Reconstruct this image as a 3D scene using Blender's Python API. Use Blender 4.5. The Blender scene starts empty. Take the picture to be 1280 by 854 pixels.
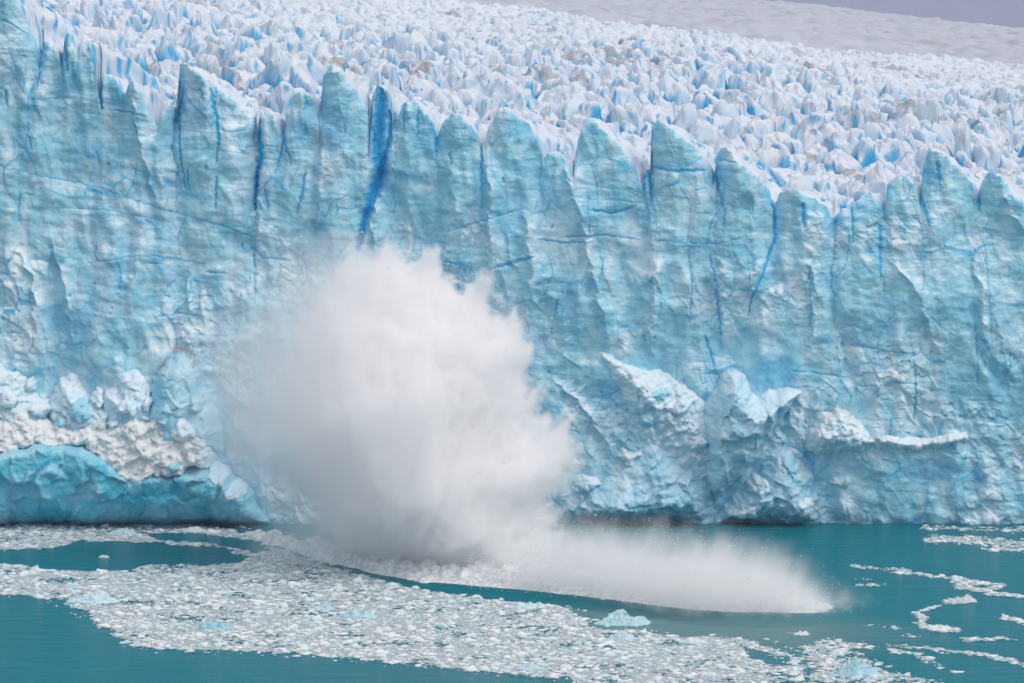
import bpy, math, random, time
import numpy as np

T0 = time.time()
HAZE = 1.0e-4
rng = np.random.default_rng(7)
random.seed(7)
scene = bpy.context.scene
COL = scene.collection
f32 = np.float32

# ------------------------------------------------------------------ place
# Camera: on the viewing shore, 70 m above the lake, 500 m from the ice front.
CAM_H, CAM_D, FPX, EYE_ROW = 70.0, 500.0, 4000.0, 90.0
MPP = CAM_D / FPX                                   # metres per photo pixel at the front


def fx(px):
    return (np.asarray(px, dtype=f32) - 640.0) * MPP


def fz(py):
    return CAM_H + (EYE_ROW - np.asarray(py, dtype=f32)) * MPP


def on_water(px, py):
    """lake point seen at photo pixel (px, py)"""
    R = CAM_H * FPX / (np.asarray(py, dtype=np.float64) - EYE_ROW)
    return (np.asarray(px, dtype=np.float64) - 640.0) / FPX * R, R - CAM_D


# ------------------------------------------------------------------ noise
_perm = np.random.default_rng(11).permutation(4096).astype(np.int64)
_g2 = np.random.default_rng(12).random(4096).astype(f32) * 6.2831853
_gx, _gy = np.cos(_g2), np.sin(_g2)
_r = [np.random.default_rng(20 + i).random(4096).astype(f32) for i in range(6)]
_g3 = np.random.default_rng(13).normal(size=(4096, 3)).astype(f32)
_g3 /= np.linalg.norm(_g3, axis=1, keepdims=True)


def _h(ix, iy, seed=0):
    return _perm[(_perm[(ix + seed * 131) & 4095] + iy) & 4095]


def noise2(x, y, seed=0):
    x = np.asarray(x, dtype=f32); y = np.asarray(y, dtype=f32)
    xf = np.floor(x); yf = np.floor(y)
    ix = xf.astype(np.int64); iy = yf.astype(np.int64)
    fx_ = x - xf; fy_ = y - yf
    u = fx_ * fx_ * fx_ * (fx_ * (fx_ * 6 - 15) + 10)
    v = fy_ * fy_ * fy_ * (fy_ * (fy_ * 6 - 15) + 10)
    out = 0
    for dx in (0, 1):
        for dy in (0, 1):
            h = _h(ix + dx, iy + dy, seed)
            g = _gx[h] * (fx_ - dx) + _gy[h] * (fy_ - dy)
            out = out + g * (u if dx else 1 - u) * (v if dy else 1 - v)
    return out * 1.45


def noise3(x, y, z, seed=0):
    xf = np.floor(x); yf = np.floor(y); zf = np.floor(z)
    ix = xf.astype(np.int64); iy = yf.astype(np.int64); iz = zf.astype(np.int64)
    a = (x - xf).astype(f32); b = (y - yf).astype(f32); c = (z - zf).astype(f32)
    u = a * a * a * (a * (a * 6 - 15) + 10)
    v = b * b * b * (b * (b * 6 - 15) + 10)
    w = c * c * c * (c * (c * 6 - 15) + 10)
    out = 0
    for dx in (0, 1):
        for dy in (0, 1):
            hxy = _h(ix + dx, iy + dy, seed)
            for dz in (0, 1):
                g = _g3[_perm[(hxy + iz + dz) & 4095]]
                d = g[..., 0] * (a - dx) + g[..., 1] * (b - dy) + g[..., 2] * (c - dz)
                out = out + d * (u if dx else 1 - u) * (v if dy else 1 - v) * (w if dz else 1 - w)
    return out * 1.5


def fbm2(x, y, o=4, seed=0, gain=.5):
    s, a, f = 0, 1.0, 1.0
    for i in range(o):
        s = s + a * noise2(x * f, y * f, seed + i * 7); a *= gain; f *= 2.03
    return s


def fbm3(x, y, z, o=4, seed=0, gain=.5):
    s, a, f = 0, 1.0, 1.0
    for i in range(o):
        s = s + a * noise3(x * f, y * f, z * f, seed + i * 7); a *= gain; f *= 2.03
    return s


def ridged2(x, y, o=3, seed=0):
    s, a, f = 0, 1.0, 1.0
    for i in range(o):
        s = s + a * (1 - np.abs(noise2(x * f, y * f, seed + i * 5)) * 2); a *= .5; f *= 2.1
    return s


def worley(x, y, seed=0, jit=.9):
    """F1, F2, cell hash, offset from the cell's own seed point"""
    x = np.asarray(x, dtype=f32); y = np.asarray(y, dtype=f32)
    xi = np.floor(x).astype(np.int64); yi = np.floor(y).astype(np.int64)
    F1 = np.full(x.shape, 9, f32); F2 = np.full(x.shape, 9, f32)
    cid = np.zeros(x.shape, np.int64); ox = np.zeros(x.shape, f32); oy = np.zeros(x.shape, f32)
    key = np.zeros(x.shape, np.int64)
    for dx in (-1, 0, 1):
        for dy in (-1, 0, 1):
            cx = xi + dx; cy = yi + dy
            h = _h(cx, cy, seed)
            px = cx + .5 + (_r[0][h] - .5) * jit; py = cy + .5 + (_r[1][h] - .5) * jit
            ddx = (x - px).astype(f32); ddy = (y - py).astype(f32)
            d = np.sqrt(ddx * ddx + ddy * ddy)
            n = d < F1
            F2 = np.where(n, F1, np.minimum(F2, d))
            F1 = np.where(n, d, F1); cid = np.where(n, h, cid)
            ox = np.where(n, ddx, ox); oy = np.where(n, ddy, oy)
            key = np.where(n, cx * 100003 + cy, key)
    return F1, F2, cid, ox, oy, key


def sstep(a, b, x):
    t = np.clip((x - a) / (b - a), 0, 1)
    return t * t * (3 - 2 * t)


def smax(a, b, k):
    h = np.clip(.5 + .5 * (a - b) / k, 0, 1)
    return b + (a - b) * h + k * h * (1 - h)


def poly_sd(x, y, poly):
    """signed distance to a polygon, positive inside"""
    P = np.asarray(poly, dtype=f32)
    d = np.full(x.shape, 1e9, f32); inside = np.zeros(x.shape, bool)
    n = len(P)
    for i in range(n):
        ax, ay = P[i]; bx, by = P[(i + 1) % n]
        ex, ey = bx - ax, by - ay
        wx, wy = x - ax, y - ay
        t = np.clip((wx * ex + wy * ey) / (ex * ex + ey * ey + 1e-9), 0, 1)
        dx, dy = wx - ex * t, wy - ey * t
        d = np.minimum(d, dx * dx + dy * dy)
        c = ((ay > y) != (by > y))
        if ey != 0:
            inside ^= c & (x < ex * (y - ay) / ey + ax)
    d = np.sqrt(d)
    return np.where(inside, d, -d)


def line_d(x, y, pts):
    """distance to a polyline and place along it (0..1)"""
    P = np.asarray(pts, dtype=f32)
    d = np.full(x.shape, 1e9, f32); tt = np.zeros(x.shape, f32)
    n = len(P) - 1
    for i in range(n):
        ax, ay = P[i]; ex, ey = P[i + 1] - P[i]
        wx, wy = x - ax, y - ay
        t = np.clip((wx * ex + wy * ey) / (ex * ex + ey * ey + 1e-9), 0, 1)
        q = np.hypot(wx - ex * t, wy - ey * t)
        m = q < d
        d = np.where(m, q, d); tt = np.where(m, (i + t) / n, tt)
    return d, tt


# ------------------------------------------------------------------ objects
def tag(o, label=None, cat=None, group=None, kind=None):
    if label: o['label'] = label
    if cat: o['category'] = cat
    if group: o['group'] = group
    if kind: o['kind'] = kind
    return o


def make_mesh(name, V, Q, mask=None, N=None, mat=None):
    me = bpy.data.meshes.new(name)
    V = np.ascontiguousarray(V, dtype=f32); Q = np.ascontiguousarray(Q, dtype=np.int32)
    nv, (nq, k) = len(V), Q.shape
    me.vertices.add(nv); me.vertices.foreach_set('co', V.ravel())
    me.loops.add(nq * k); me.loops.foreach_set('vertex_index', Q.ravel())
    me.polygons.add(nq)
    me.polygons.foreach_set('loop_start', np.arange(0, nq * k, k, dtype=np.int32))
    me.polygons.foreach_set('use_smooth', np.ones(nq, bool))
    me.update(calc_edges=True)
    if mask is not None:
        a = me.color_attributes.new('ice', 'FLOAT_COLOR', 'POINT')
        m4 = np.ones((nv, 4), f32); m4[:, :mask.shape[1]] = mask
        a.data.foreach_set('color', m4.ravel())
    if N is not None:
        try:
            a = me.attributes.new('custom_normal', 'FLOAT_VECTOR', 'POINT')
            a.data.foreach_set('vector', np.ascontiguousarray(N, dtype=f32).ravel())
        except Exception as e:
            print('normals', e)
    if mat: me.materials.append(mat)
    return me


def obj(name, me, parent=None, loc=None):
    o = bpy.data.objects.new(name, me); COL.objects.link(o)
    if parent: o.parent = parent
    if loc is not None: o.location = loc
    return o


def empty(name, loc=(0, 0, 0)):
    o = bpy.data.objects.new(name, None); COL.objects.link(o); o.location = loc
    return o


def grid_quads(nu, nv):
    i = np.arange(nu - 1)[:, None] * nv + np.arange(nv - 1)[None, :]
    return np.stack([i, i + nv, i + nv + 1, i + 1], -1).reshape(-1, 4)


def grid_normals(P):
    du = np.gradient(P, axis=0); dv = np.gradient(P, axis=1)
    n = np.cross(du, dv)
    n /= np.linalg.norm(n, axis=-1, keepdims=True) + 1e-9
    return n


def cut(V, Q, mask, N, lab, want):
    """pieces of a sheet by face label"""
    order = np.argsort(lab, kind='stable'); sl = lab[order]
    for w in want:
        a, b = np.searchsorted(sl, w, 'left'), np.searchsorted(sl, w, 'right')
        if b - a < 4: continue
        q = Q[order[a:b]]
        ids, inv = np.unique(q, return_inverse=True)
        yield w, V[ids], inv.reshape(q.shape), mask[ids], N[ids]


# ------------------------------------------------------------------ materials
def new_mat(name):
    m = bpy.data.materials.new(name); m.use_nodes = True
    nt = m.node_tree; nt.nodes.clear()
    return m, nt, nt.nodes, nt.links


def nd(ns, t, **kw):
    n = ns.new(t)
    for k, v in kw.items(): setattr(n, k, v)
    return n


def ice_material(name, base, base2, crust, blue, dirt, bump=.35, scale=1.0):
    """weathered ice; the colour attribute holds: r white weathered crust, g clear blue ice, b moraine dust"""
    m, nt, ns, ln = new_mat(name)
    out = nd(ns, 'ShaderNodeOutputMaterial'); bs = nd(ns, 'ShaderNodeBsdfPrincipled')
    at = nd(ns, 'ShaderNodeAttribute', attribute_name='ice')
    sep = nd(ns, 'ShaderNodeSeparateColor'); ln.new(at.outputs['Color'], sep.inputs[0])
    tc = nd(ns, 'ShaderNodeTexCoord')
    mp = nd(ns, 'ShaderNodeMapping'); mp.inputs['Scale'].default_value = (1, 1, 1.6)
    ln.new(tc.outputs['Object'], mp.inputs[0])
    n1 = nd(ns, 'ShaderNodeTexNoise'); n1.inputs['Scale'].default_value = .16 * scale; n1.inputs['Detail'].default_value = 9; n1.inputs['Roughness'].default_value = .62
    n2 = nd(ns, 'ShaderNodeTexNoise'); n2.inputs['Scale'].default_value = 1.4 * scale; n2.inputs['Detail'].default_value = 7; n2.inputs['Roughness'].default_value = .7
    for n in (n1, n2): ln.new(mp.outputs[0], n.inputs['Vector'])
    r1 = nd(ns, 'ShaderNodeMapRange'); r1.inputs[1].default_value = .34; r1.inputs[2].default_value = .66; ln.new(n1.outputs[0], r1.inputs[0])

    def mix(fac, a, b):
        x = nd(ns, 'ShaderNodeMix', data_type='RGBA')
        if isinstance(fac, float): x.inputs[0].default_value = fac
        else: ln.new(fac, x.inputs[0])
        for s, v in ((6, a), (7, b)):
            if isinstance(v, tuple): x.inputs[s].default_value = (*v, 1)
            else: ln.new(v, x.inputs[s])
        return x.outputs[2]

    def wob(sock, amt):
        """mask broken up by the fine noise"""
        a = nd(ns, 'ShaderNodeMath', operation='MULTIPLY_ADD'); ln.new(n2.outputs[0], a.inputs[0]); a.inputs[1].default_value = amt; a.inputs[2].default_value = -amt / 2
        b = nd(ns, 'ShaderNodeMath', operation='MULTIPLY_ADD'); ln.new(a.outputs[0], b.inputs[0])
        c = nd(ns, 'ShaderNodeMath', operation='GREATER_THAN'); ln.new(sock, c.inputs[0]); c.inputs[1].default_value = .02
        ln.new(c.outputs[0], b.inputs[1]); ln.new(sock, b.inputs[2]); b.use_clamp = True
        return b.outputs[0]
    c = mix(r1.outputs[0], base, base2)
    c = mix(wob(sep.outputs[0], 1.1), c, crust)
    c = mix(wob(sep.outputs[2], 1.3), c, dirt)
    c = mix(wob(sep.outputs[1], .5), c, blue)
    ln.new(c, bs.inputs['Base Color'])
    bs.inputs['Roughness'].default_value = .55
    bs.inputs['IOR'].default_value = 1.31
    bs.inputs['Specular IOR Level'].default_value = .3
    n3 = nd(ns, 'ShaderNodeTexNoise'); n3.inputs['Scale'].default_value = 3.2 * scale; n3.inputs['Detail'].default_value = 5; n3.inputs['Roughness'].default_value = .65
    ln.new(mp.outputs[0], n3.inputs['Vector'])
    bp = nd(ns, 'ShaderNodeBump'); bp.inputs['Strength'].default_value = bump; bp.inputs['Distance'].default_value = .5
    ln.new(n3.outputs[0], bp.inputs['Height']); ln.new(bp.outputs[0], bs.inputs['Normal'])
    ln.new(bs.outputs[0], out.inputs[0])
    return m


M_ICE = ice_material('glacier_ice', (.23, .58, .75), (.46, .79, .90), (.80, .89, .93), (.01, .42, .76), (.36, .31, .29), bump=.18)
M_SERAC = ice_material('surface_ice', (.52, .72, .86), (.62, .77, .88), (.72, .78, .86), (.02, .42, .74), (.27, .24, .24), bump=.4)
M_FAR = ice_material('far_glacier_ice', (.40, .46, .55), (.46, .50, .58), (.52, .54, .60), (.25, .45, .62), (.33, .31, .32), scale=.35)
M_LEDGE = ice_material('clear_blue_ice', (.03, .48, .66), (.16, .64, .79), (.66, .80, .86), (.01, .32, .56), (.36, .31, .29), bump=.2)
M_BERG = ice_material('floating_ice', (.55, .78, .84), (.68, .85, .88), (.86, .89, .90), (.16, .52, .68), (.40, .38, .36), scale=2.0)

# ------------------------------------------------------------------ the ice front
# crest of each tower along the front, traced as (left foot, peak ..., right foot)
TOWERS = [
    [(-360, 20), (-320, -60), (-280, -40), (-250, 10)], [(-250, 10), (-225, -52), (-190, -40), (-165, 20)], [(-165, 20), (-140, -45), (-115, -30), (-95, 30)],
    [(-95, 30), (-60, -30), (-25, -38), (8, -14), (22, 6), (36, 38), (49, 74)],
    [(46, 80), (53, 50), (64, 55), (74, 66), (80, 104)],
    [(77, 96), (80, 50), (85, 40), (91, 52), (104, 86)],
    [(96, 84), (102, 46), (109, 52), (116, 76), (122, 120)],
    [(120, 130), (128, 92), (140, 96), (152, 118)],
    [(150, 130), (160, 106), (166, 101), (176, 116), (186, 140), (196, 168)],
    [(192, 165), (204, 136), (214, 132), (221, 160)],
    [(219, 150), (222, 82), (227, 77), (250, 92), (268, 108), (286, 121), (302, 134), (316, 146), (321, 165)],
    [(321, 168), (324, 143), (334, 138), (346, 148), (352, 170)],
    [(353, 172), (358, 138), (368, 118), (376, 112), (388, 120), (396, 130), (401, 168)],
    [(398, 160), (404, 94), (413, 81), (424, 86), (438, 106), (452, 124), (461, 140)],
    [(462, 152), (466, 118), (472, 104), (480, 112), (488, 138), (490, 160)],
    [(488, 168), (495, 146), (506, 129), (518, 125), (528, 134), (540, 152), (545, 170)],
    [(546, 175), (552, 156), (564, 143), (574, 142), (588, 156), (604, 182)],
    [(604, 188), (610, 160), (622, 142), (632, 134), (644, 144), (660, 155), (674, 174), (679, 196)],
    [(678, 204), (686, 190), (697, 190), (708, 202), (716, 228)],
    [(716, 226), (722, 174), (730, 152), (737, 147), (752, 160), (768, 176), (784, 194), (796, 214), (803, 240)],
    [(803, 240), (806, 214), (812, 212), (815, 236)],
    [(813, 232), (815, 158), (822, 149), (834, 156), (848, 167), (864, 181), (876, 196), (886, 212), (891, 236)],
    [(891, 240), (897, 192), (904, 183), (914, 192), (928, 206), (944, 220), (958, 234), (967, 252)],
    [(967, 262), (974, 242), (985, 236), (1000, 238), (1018, 248), (1034, 258), (1042, 275)],
    [(1040, 282), (1050, 264), (1066, 254), (1080, 244), (1090, 241), (1100, 252), (1106, 270)],
    [(1105, 270), (1110, 232), (1118, 222), (1130, 220), (1144, 230), (1150, 262)],
    [(1150, 262), (1156, 210), (1163, 186), (1174, 190), (1190, 200), (1206, 216), (1218, 232), (1223, 256)],
    [(1223, 260), (1228, 232), (1238, 214), (1250, 220), (1264, 238), (1280, 254), (1292, 272)],
    [(1290, 280), (1304, 258), (1320, 250), (1338, 260), (1375, 300)],
    [(1375, 300), (1392, 262), (1420, 270), (1450, 310)], [(1450, 310), (1475, 270), (1510, 285), (1545, 322)], [(1545, 322), (1570, 284), (1640, 330)],
]
STEP = 1.2
PX = np.concatenate([np.arange(-344, -92, 4), np.arange(-92, 1372, STEP), np.arange(1374, 1626, 4)]).astype(f32)   # coarser beyond the frame
NU = len(PX)


def crest(px, rough=True):
    px = np.asarray(px, dtype=f32)
    x = px + (1.6 * noise2(px / 7, px * 0 + 3.3, 5) if rough else 0)
    top = np.interp(x, [-360, -95, 40, 130, 200, 350, 500, 700, 900, 1050, 1200, 1375, 1640], [25, 60, 92, 128, 160, 178, 182, 222, 246, 285, 270, 300, 330])
    for t in TOWERS:
        xs = [p[0] for p in t]; ys = [p[1] for p in t]
        top = np.minimum(top, np.interp(x, xs, ys, left=999, right=999))
    z = fz(top)
    if rough:
        z = z + .35 * noise2(px / 5.0, px * 0 + 1.7, 9) + .22 * noise2(px / 2.1, px * 0 + 4.1, 4)
    return z.astype(f32)


CRACKS = [  # polyline, half width px, depth m
    ([(476, 112), (473, 150), (472, 190), (476, 214), (467, 240), (457, 268), (447, 312)], 10, 6.5),
    ([(488, 140), (487, 170), (480, 200), (474, 225)], 4, 3.5),
    ([(221, 132), (223, 180), (227, 208), (232, 238)], 1.7, 2.2),
    ([(250, 110), (254, 126)], 1.6, 1.2), ([(264, 112), (271, 150), (274, 178), (270, 204)], 2.1, 2.0), ([(271, 218), (270, 264)], 1.2, 1.0),
    ([(320, 138), (325, 178), (327, 196), (323, 215), (319, 262)], 4.2, 4),
    ([(352, 142), (356, 176), (365, 207)], 2.4, 2.5), ([(355, 178), (345, 217)], 1.3, 1.3),
    ([(382, 212), (378, 245), (371, 268)], 1.3, 1.2), ([(383, 115), (383, 132)], 1.5, 1.2),
    ([(81, 48), (84, 92)], 2.2, 2.2), ([(111, 58), (121, 90), (125, 136)], 3.2, 3.5),
    ([(6, 112), (8, 132)], 1.7, 1), ([(37, 170), (39, 186)], 1.6, .8), ([(234, 212), (236, 240)], 1.3, 1),
    ([(547, 154), (545, 196)], 2.6, 2.4), ([(602, 168), (602, 200), (603, 262)], 1.5, 1.6),
    ([(505, 128), (505, 168)], 1.6, 1.6), ([(522, 140), (522, 172)], 1.4, 1.3), ([(562, 190), (563, 208)], 1.5, 1),
    ([(628, 222), (630, 228)], 2, 1), ([(814, 209), (840, 214), (884, 213)], 2.0, .8), ([(900, 200), (920, 203)], 1.2, .5),
    ([(733, 262), (770, 267), (796, 256)], 1.5, .8), ([(735, 240), (736, 295)], .9, .7), ([(809, 204), (812, 230), (815, 254)], 2.4, 2.2),
    ([(966, 240), (969, 268), (969, 298), (958, 326), (950, 346), (940, 368), (934, 392)], 2.2, 2.6),
    ([(893, 206), (899, 240), (905, 262), (903, 292)], 1.5, 1.6), ([(886, 318), (895, 356), (901, 422)], 1.5, 1.2),
    ([(880, 418), (891, 456)], 1.6, 1.2), ([(1146, 222), (1152, 250), (1160, 282)], 3, 3), ([(1173, 202), (1175, 232)], 2.2, 1.8),
    ([(1224, 232), (1227, 266)], 2.4, 2.2), ([(1002, 255), (1004, 284)], 2.6, 2.2), ([(1065, 262), (1065, 302)], 1.6, 1.4),
    ([(1099, 282), (1098, 350)], 2.2, 1.6), ([(612, 336), (640, 328), (668, 320)], 1.8, 1.0), ([(697, 372), (693, 396)], 1.6, 1.0),
    ([(0, 208), (60, 222), (120, 234), (210, 264), (280, 282), (340, 306)], 1.0, .35), ([(140, 138), (160, 140), (184, 146)], 1.1, .6),
    ([(0, 22), (18, 34), (34, 44)], .9, .5), ([(195, 396), (225, 391), (250, 393)], .9, .5), ([(258, 340), (284, 340)], 1.4, .6), ([(312, 308), (330, 322), (370, 326)], 1.1, .6),
    ([(700, 296), (760, 294), (800, 300)], 1.0, .5), ([(318, 300), (320, 380)], 1.0, .6), ([(1140, 458), (1140, 526)], 1.1, .9), ([(1216, 400), (1218, 480)], .9, .6),
    ([(672, 298), (700, 303), (740, 302)], 1.3, .5), ([(560, 290), (600, 276), (650, 262)], 1.1, .5), ([(985, 460), (1060, 470)], .8, .4), ([(1205, 560), (1180, 615)], 1.0, .6),
    ([(820, 300), (890, 305), (930, 296)], .9, .4), ([(860, 318), (864, 350), (862, 400)], .9, .6), ([(1010, 330), (1012, 420)], .8, .5), ([(165, 140), (172, 170)], 1, .6),
    ([(60, 260), (130, 262), (200, 275)], .7, .3), ([(100, 330), (180, 318), (260, 330)], .8, .3), ([(1230, 300), (1234, 420)], 1.0, .6), ([(1060, 430), (1140, 440)], .8, .4),
]
for _ in range(120):                                   # short hairline cracks and melt pits
    x, y = random.uniform(-60, 1340), random.uniform(120, 560)
    if y < 120 + .14 * x + 50: continue
    if random.random() < .55:
        L = random.uniform(2, 9); CRACKS.append(([(x, y), (x + random.uniform(-1, 1.5), y + L)], random.uniform(.9, 1.7), random.uniform(.5, .9)))
    elif random.random() < .6:
        L = random.uniform(8, 40); CRACKS.append(([(x, y), (x + L * .5, y + random.uniform(-2, 3)), (x + L, y + random.uniform(-3, 4))], random.uniform(.6, 1.0), .35))
    else:
        L = random.uniform(15, 50); CRACKS.append(([(x, y), (x + random.uniform(-3, 3), y + L * .5), (x + random.uniform(-5, 5), y + L)], random.uniform(.6, 1.1), .6))

STEPS = [([(700, 190), (722, 260), (736, 320), (745, 360), (762, 440)], 1.5, 22), ([(1010, 310), (1014, 380), (1008, 450)], 1.3, 20), ([(1112, 325), (1145, 370), (1165, 430), (1178, 455)], 1.2, 26),
         ([(58, 295), (80, 345), (90, 400), (96, 450)], 1.4, 24), ([(812, 240), (815, 330), (812, 400), (816, 465)], 1.2, 25), ([(609, 195), (613, 260), (606, 345)], 1.3, 22), ([(404, 165), (400, 240), (394, 305)], 1.2, 22),
         ([(163, 110), (175, 170), (190, 230), (204, 270)], 1.2, 18), ([(690, 470), (716, 492), (742, 525), (768, 570)], 1.2, 20), ([(902, 300), (896, 360), (905, 440)], 1.0, 20), ([(470, 230), (464, 300), (476, 360)], 1.0, 16),
         ([(20, 310), (44, 350), (48, 430)], 1.0, 14), ([(322, 190), (328, 260), (320, 330)], 1.0, 22), ([(650, 250), (664, 330), (658, 420)], .9, 22), ([(560, 205), (570, 260), (552, 330)], .8, 20), ([(1215, 300), (1222, 380), (1230, 470)], 1.2, 24)]
for _ in range(44):
    x, y = random.uniform(-60, 1340), random.uniform(230, 520); L_ = random.uniform(40, 140)
    STEPS.append(([(x, y), (x + random.uniform(-8, 14), y + L_ * .5), (x + random.uniform(-10, 30), y + L_)], random.uniform(.25, .8), random.uniform(8, 26)))
SEAMS = [t[0][0] for t in TOWERS] + [TOWERS[-1][-1][0]]


def seam_warp(px, py):
    return px + 9 * noise2(py / 70, px / 110, 31) + 4 * noise2(py / 22, px / 50, 33) + 1.5 * noise2(py / 7, px / 30, 34) - .10 * (py - 200) * sstep(0, 1, (px - 300) / 600) * .4


def front_low(x, z):
    """large shapes only: metres the wall stands out towards the lake"""
    d = 4.5 - .085 * z + 2.6 * noise2(x / 26 + 3, z / 45, 41) + 1.4 * noise2(x / 11, z / 24, 42)
    return d


CR_X = np.arange(-380, 1670, 2.0, dtype=f32)
CR_Z = np.convolve(np.pad(crest(CR_X, False), 20, mode='edge'), np.hanning(43)[1:-1] / np.hanning(43)[1:-1].sum(), mode='valid').astype(f32)


def front(px, py):
    """outward metres and masks at photo position (px, py) on the front plane"""
    x, z = fx(px), fz(py)
    d = front_low(x, z)
    zt = np.interp(px, CR_X, CR_Z).astype(f32)
    depth_below = zt - z
    fade = .22 + .78 * np.exp(-np.maximum(depth_below, 0) / 18)
    sp = seam_warp(px, py)
    k = np.clip(np.searchsorted(SEAMS, sp) - 1, 0, len(SEAMS) - 2)
    s0 = np.asarray(SEAMS, f32)[k]; s1 = np.asarray(SEAMS, f32)[k + 1]
    t = np.clip((sp - s0) / (s1 - s0), 0, 1)
    w = (s1 - s0) * MPP
    bul = np.clip(np.minimum(t * w, (1 - t) * w * .8) / 3.6, 0, 1)
    reach = np.exp(-np.maximum(depth_below, 0) / (4 + 10 * _r[4][(k * 91) % 4096]))
    d = d + reach * (np.minimum(w, 9) * .30) * (bul ** .75 - .6) * (.5 + .8 * _r[5][(k * 17) % 4096])
    sb = sstep(0, .9, bul)
    d = d + reach * sb * (_r[2][(k * 37) % 4096] - .5) * 2.6
    d = d + reach * sb * (t - .5) * (_r[3][(k * 53) % 4096] - .8) * 2.2
    d = d + .9 * noise2(x / 4.5 + .8 * noise2(x / 9, z / 9, 56), z / 26, 55) + .35 * noise2(x / 1.9, z / 15, 57)
    # broken facets, tall ones then small ones
    wx = x + 1.3 * noise2(x / 6, z / 6, 51); wz = z + 1.6 * noise2(x / 6, z / 6, 52)
    F1, F2, c, ox, oy, _ = worley(wx / 6.5, (wz + .25 * wx) / 12, 61)
    d = d + ((_r[2][c] - .5) * 1.3 + ox * (_r[3][c] - .5) * 2.0 + oy * (_r[4][c] - .6) * 2.0) * sstep(0, .45, F2 - F1)
    F1b, F2b, c, ox, oy, _ = worley((wx + .3 * wz) / 2.4, wz / 3.4, 62)
    rub = sstep(.15, .55, noise2(x / 14, z / 10, 63) * .5 + .45 - z / 130)
    d = d + (.18 + .6 * rub) * ((_r[2][c] - .5) * .65 + ox * (_r[3][c] - .5) * 1.2 + oy * (_r[4][c] - .65) * 1.3) * sstep(0, .28, F2b - F1b)
    F1c, F2c, c, ox, oy, _ = worley(x / .95, z / 1.1, 64)
    d = d + (.07 + .45 * rub) * ((_r[2][c] - .5) * .3 + ox * (_r[3][c] - .5) * .7 + oy * (_r[4][c] - .7) * .7)
    net = (1 - sstep(.02, .07, F2b - F1b)) * sstep(.1, .5, fbm2(x / 8, z / 8, 2, 66)) * .55 + (1 - sstep(.01, .035, F2 - F1)) * sstep(-.1, .3, noise2(x / 12, z / 12, 67)) * .6
    # flutes running down, dipping strata, small roughness
    flu = ridged2(wx / 3.2, z / 17, 3, 71)
    d = d + .26 * fade * flu
    st = ridged2((z + .13 * x + .8 * noise2(x / 9, z / 5, 73)) / 2.6, x / 60, 3, 72)
    d = d - .10 * np.clip(st - .7, 0, 2) + .22 * fbm2(x / 3.4, z / 4.2, 3, 74) + .05 * fbm2(x / 1.3, z / .8, 2, 77)
    d = d + .5 * fbm2(x / 6, z / 5, 3, 75) + .03 * noise2(x * 2.4, z * 2.4, 76)
    # ribs: the right-hand side stands proud of the left
    for pts, h, dr in STEPS:
        P_ = np.asarray(pts, f32); m = 60
        sel = np.nonzero((px > P_[:, 0].min() - 14) & (px < P_[:, 0].max() + m) & (py > P_[:, 1].min() - 8) & (py < P_[:, 1].max() + 8))
        if len(sel[0]) == 0: continue
        a_ = px[sel] + 5 * noise2(py[sel] / 16, px[sel] / 40, 85) + 2 * noise2(py[sel] / 5, px[sel] / 20, 86); b_ = py[sel]
        sx_ = a_ - np.interp(b_, P_[:, 1], P_[:, 0])
        tt = (b_ - P_[0, 1]) / (P_[-1, 1] - P_[0, 1])
        tap = sstep(-.05, .25, tt) * sstep(1.05, .75, tt)
        d[sel] += h * tap * np.where(sx_ > 0, np.exp(-sx_ / dr), np.exp(sx_ / 2.2))
    # cracks
    blue = np.zeros_like(d)
    flat_px, flat_py = px, py
    wpx = px + 1.6 * noise2(py / 6, px / 9, 81) + .8 * noise2(py / 2, px / 3, 83)
    wpy = py + 1.6 * noise2(px / 6, py / 9, 82)
    for pts, hw, dep in CRACKS:
        P = np.asarray(pts); m = 6 + hw * 4
        sel = np.nonzero((px > P[:, 0].min() - m) & (px < P[:, 0].max() + m) & (py > P[:, 1].min() - m) & (py < P[:, 1].max() + m))
        if len(sel[0]) == 0: continue
        q, tt = line_d(wpx[sel], wpy[sel], pts)
        tap = np.minimum(1, .35 + 1.3 * (1 - tt)) * (.55 + .45 * sstep(0, .1, tt)) if dep > 1.2 else np.minimum(1, 5 * np.minimum(tt, 1 - tt) + .25)
        g = np.exp(-(q / (hw * tap + .15)) ** 2)
        d[sel] -= (dep * 1.05 if hw > 6 else dep if hw > 3 else min(dep, .9)) * .32 * g * np.minimum(tap + .2, 1)
        blue[sel] = np.maximum(blue[sel], g * min(1, .55 + dep * .2))
    # lower foot, cut back at the waterline
    cutb = np.exp(-np.maximum(z, 0) / 1.6)
    d = d - 1.0 * cutb * (.6 + .6 * noise2(x / 8, x * 0, 91))
    gap = (1 - sstep(.05, .5, bul)) * np.exp(-np.maximum(depth_below, 0) / (2 + 7 * _r[3][(k * 29) % 4096])) * sstep(-.1, .4, noise2(x / 5, z / 5, 95) + .25)
    blue = np.maximum(blue, np.maximum(.8 * gap, net))
    return d.astype(f32), blue.astype(f32), rub, flu, st, depth_below


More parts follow.
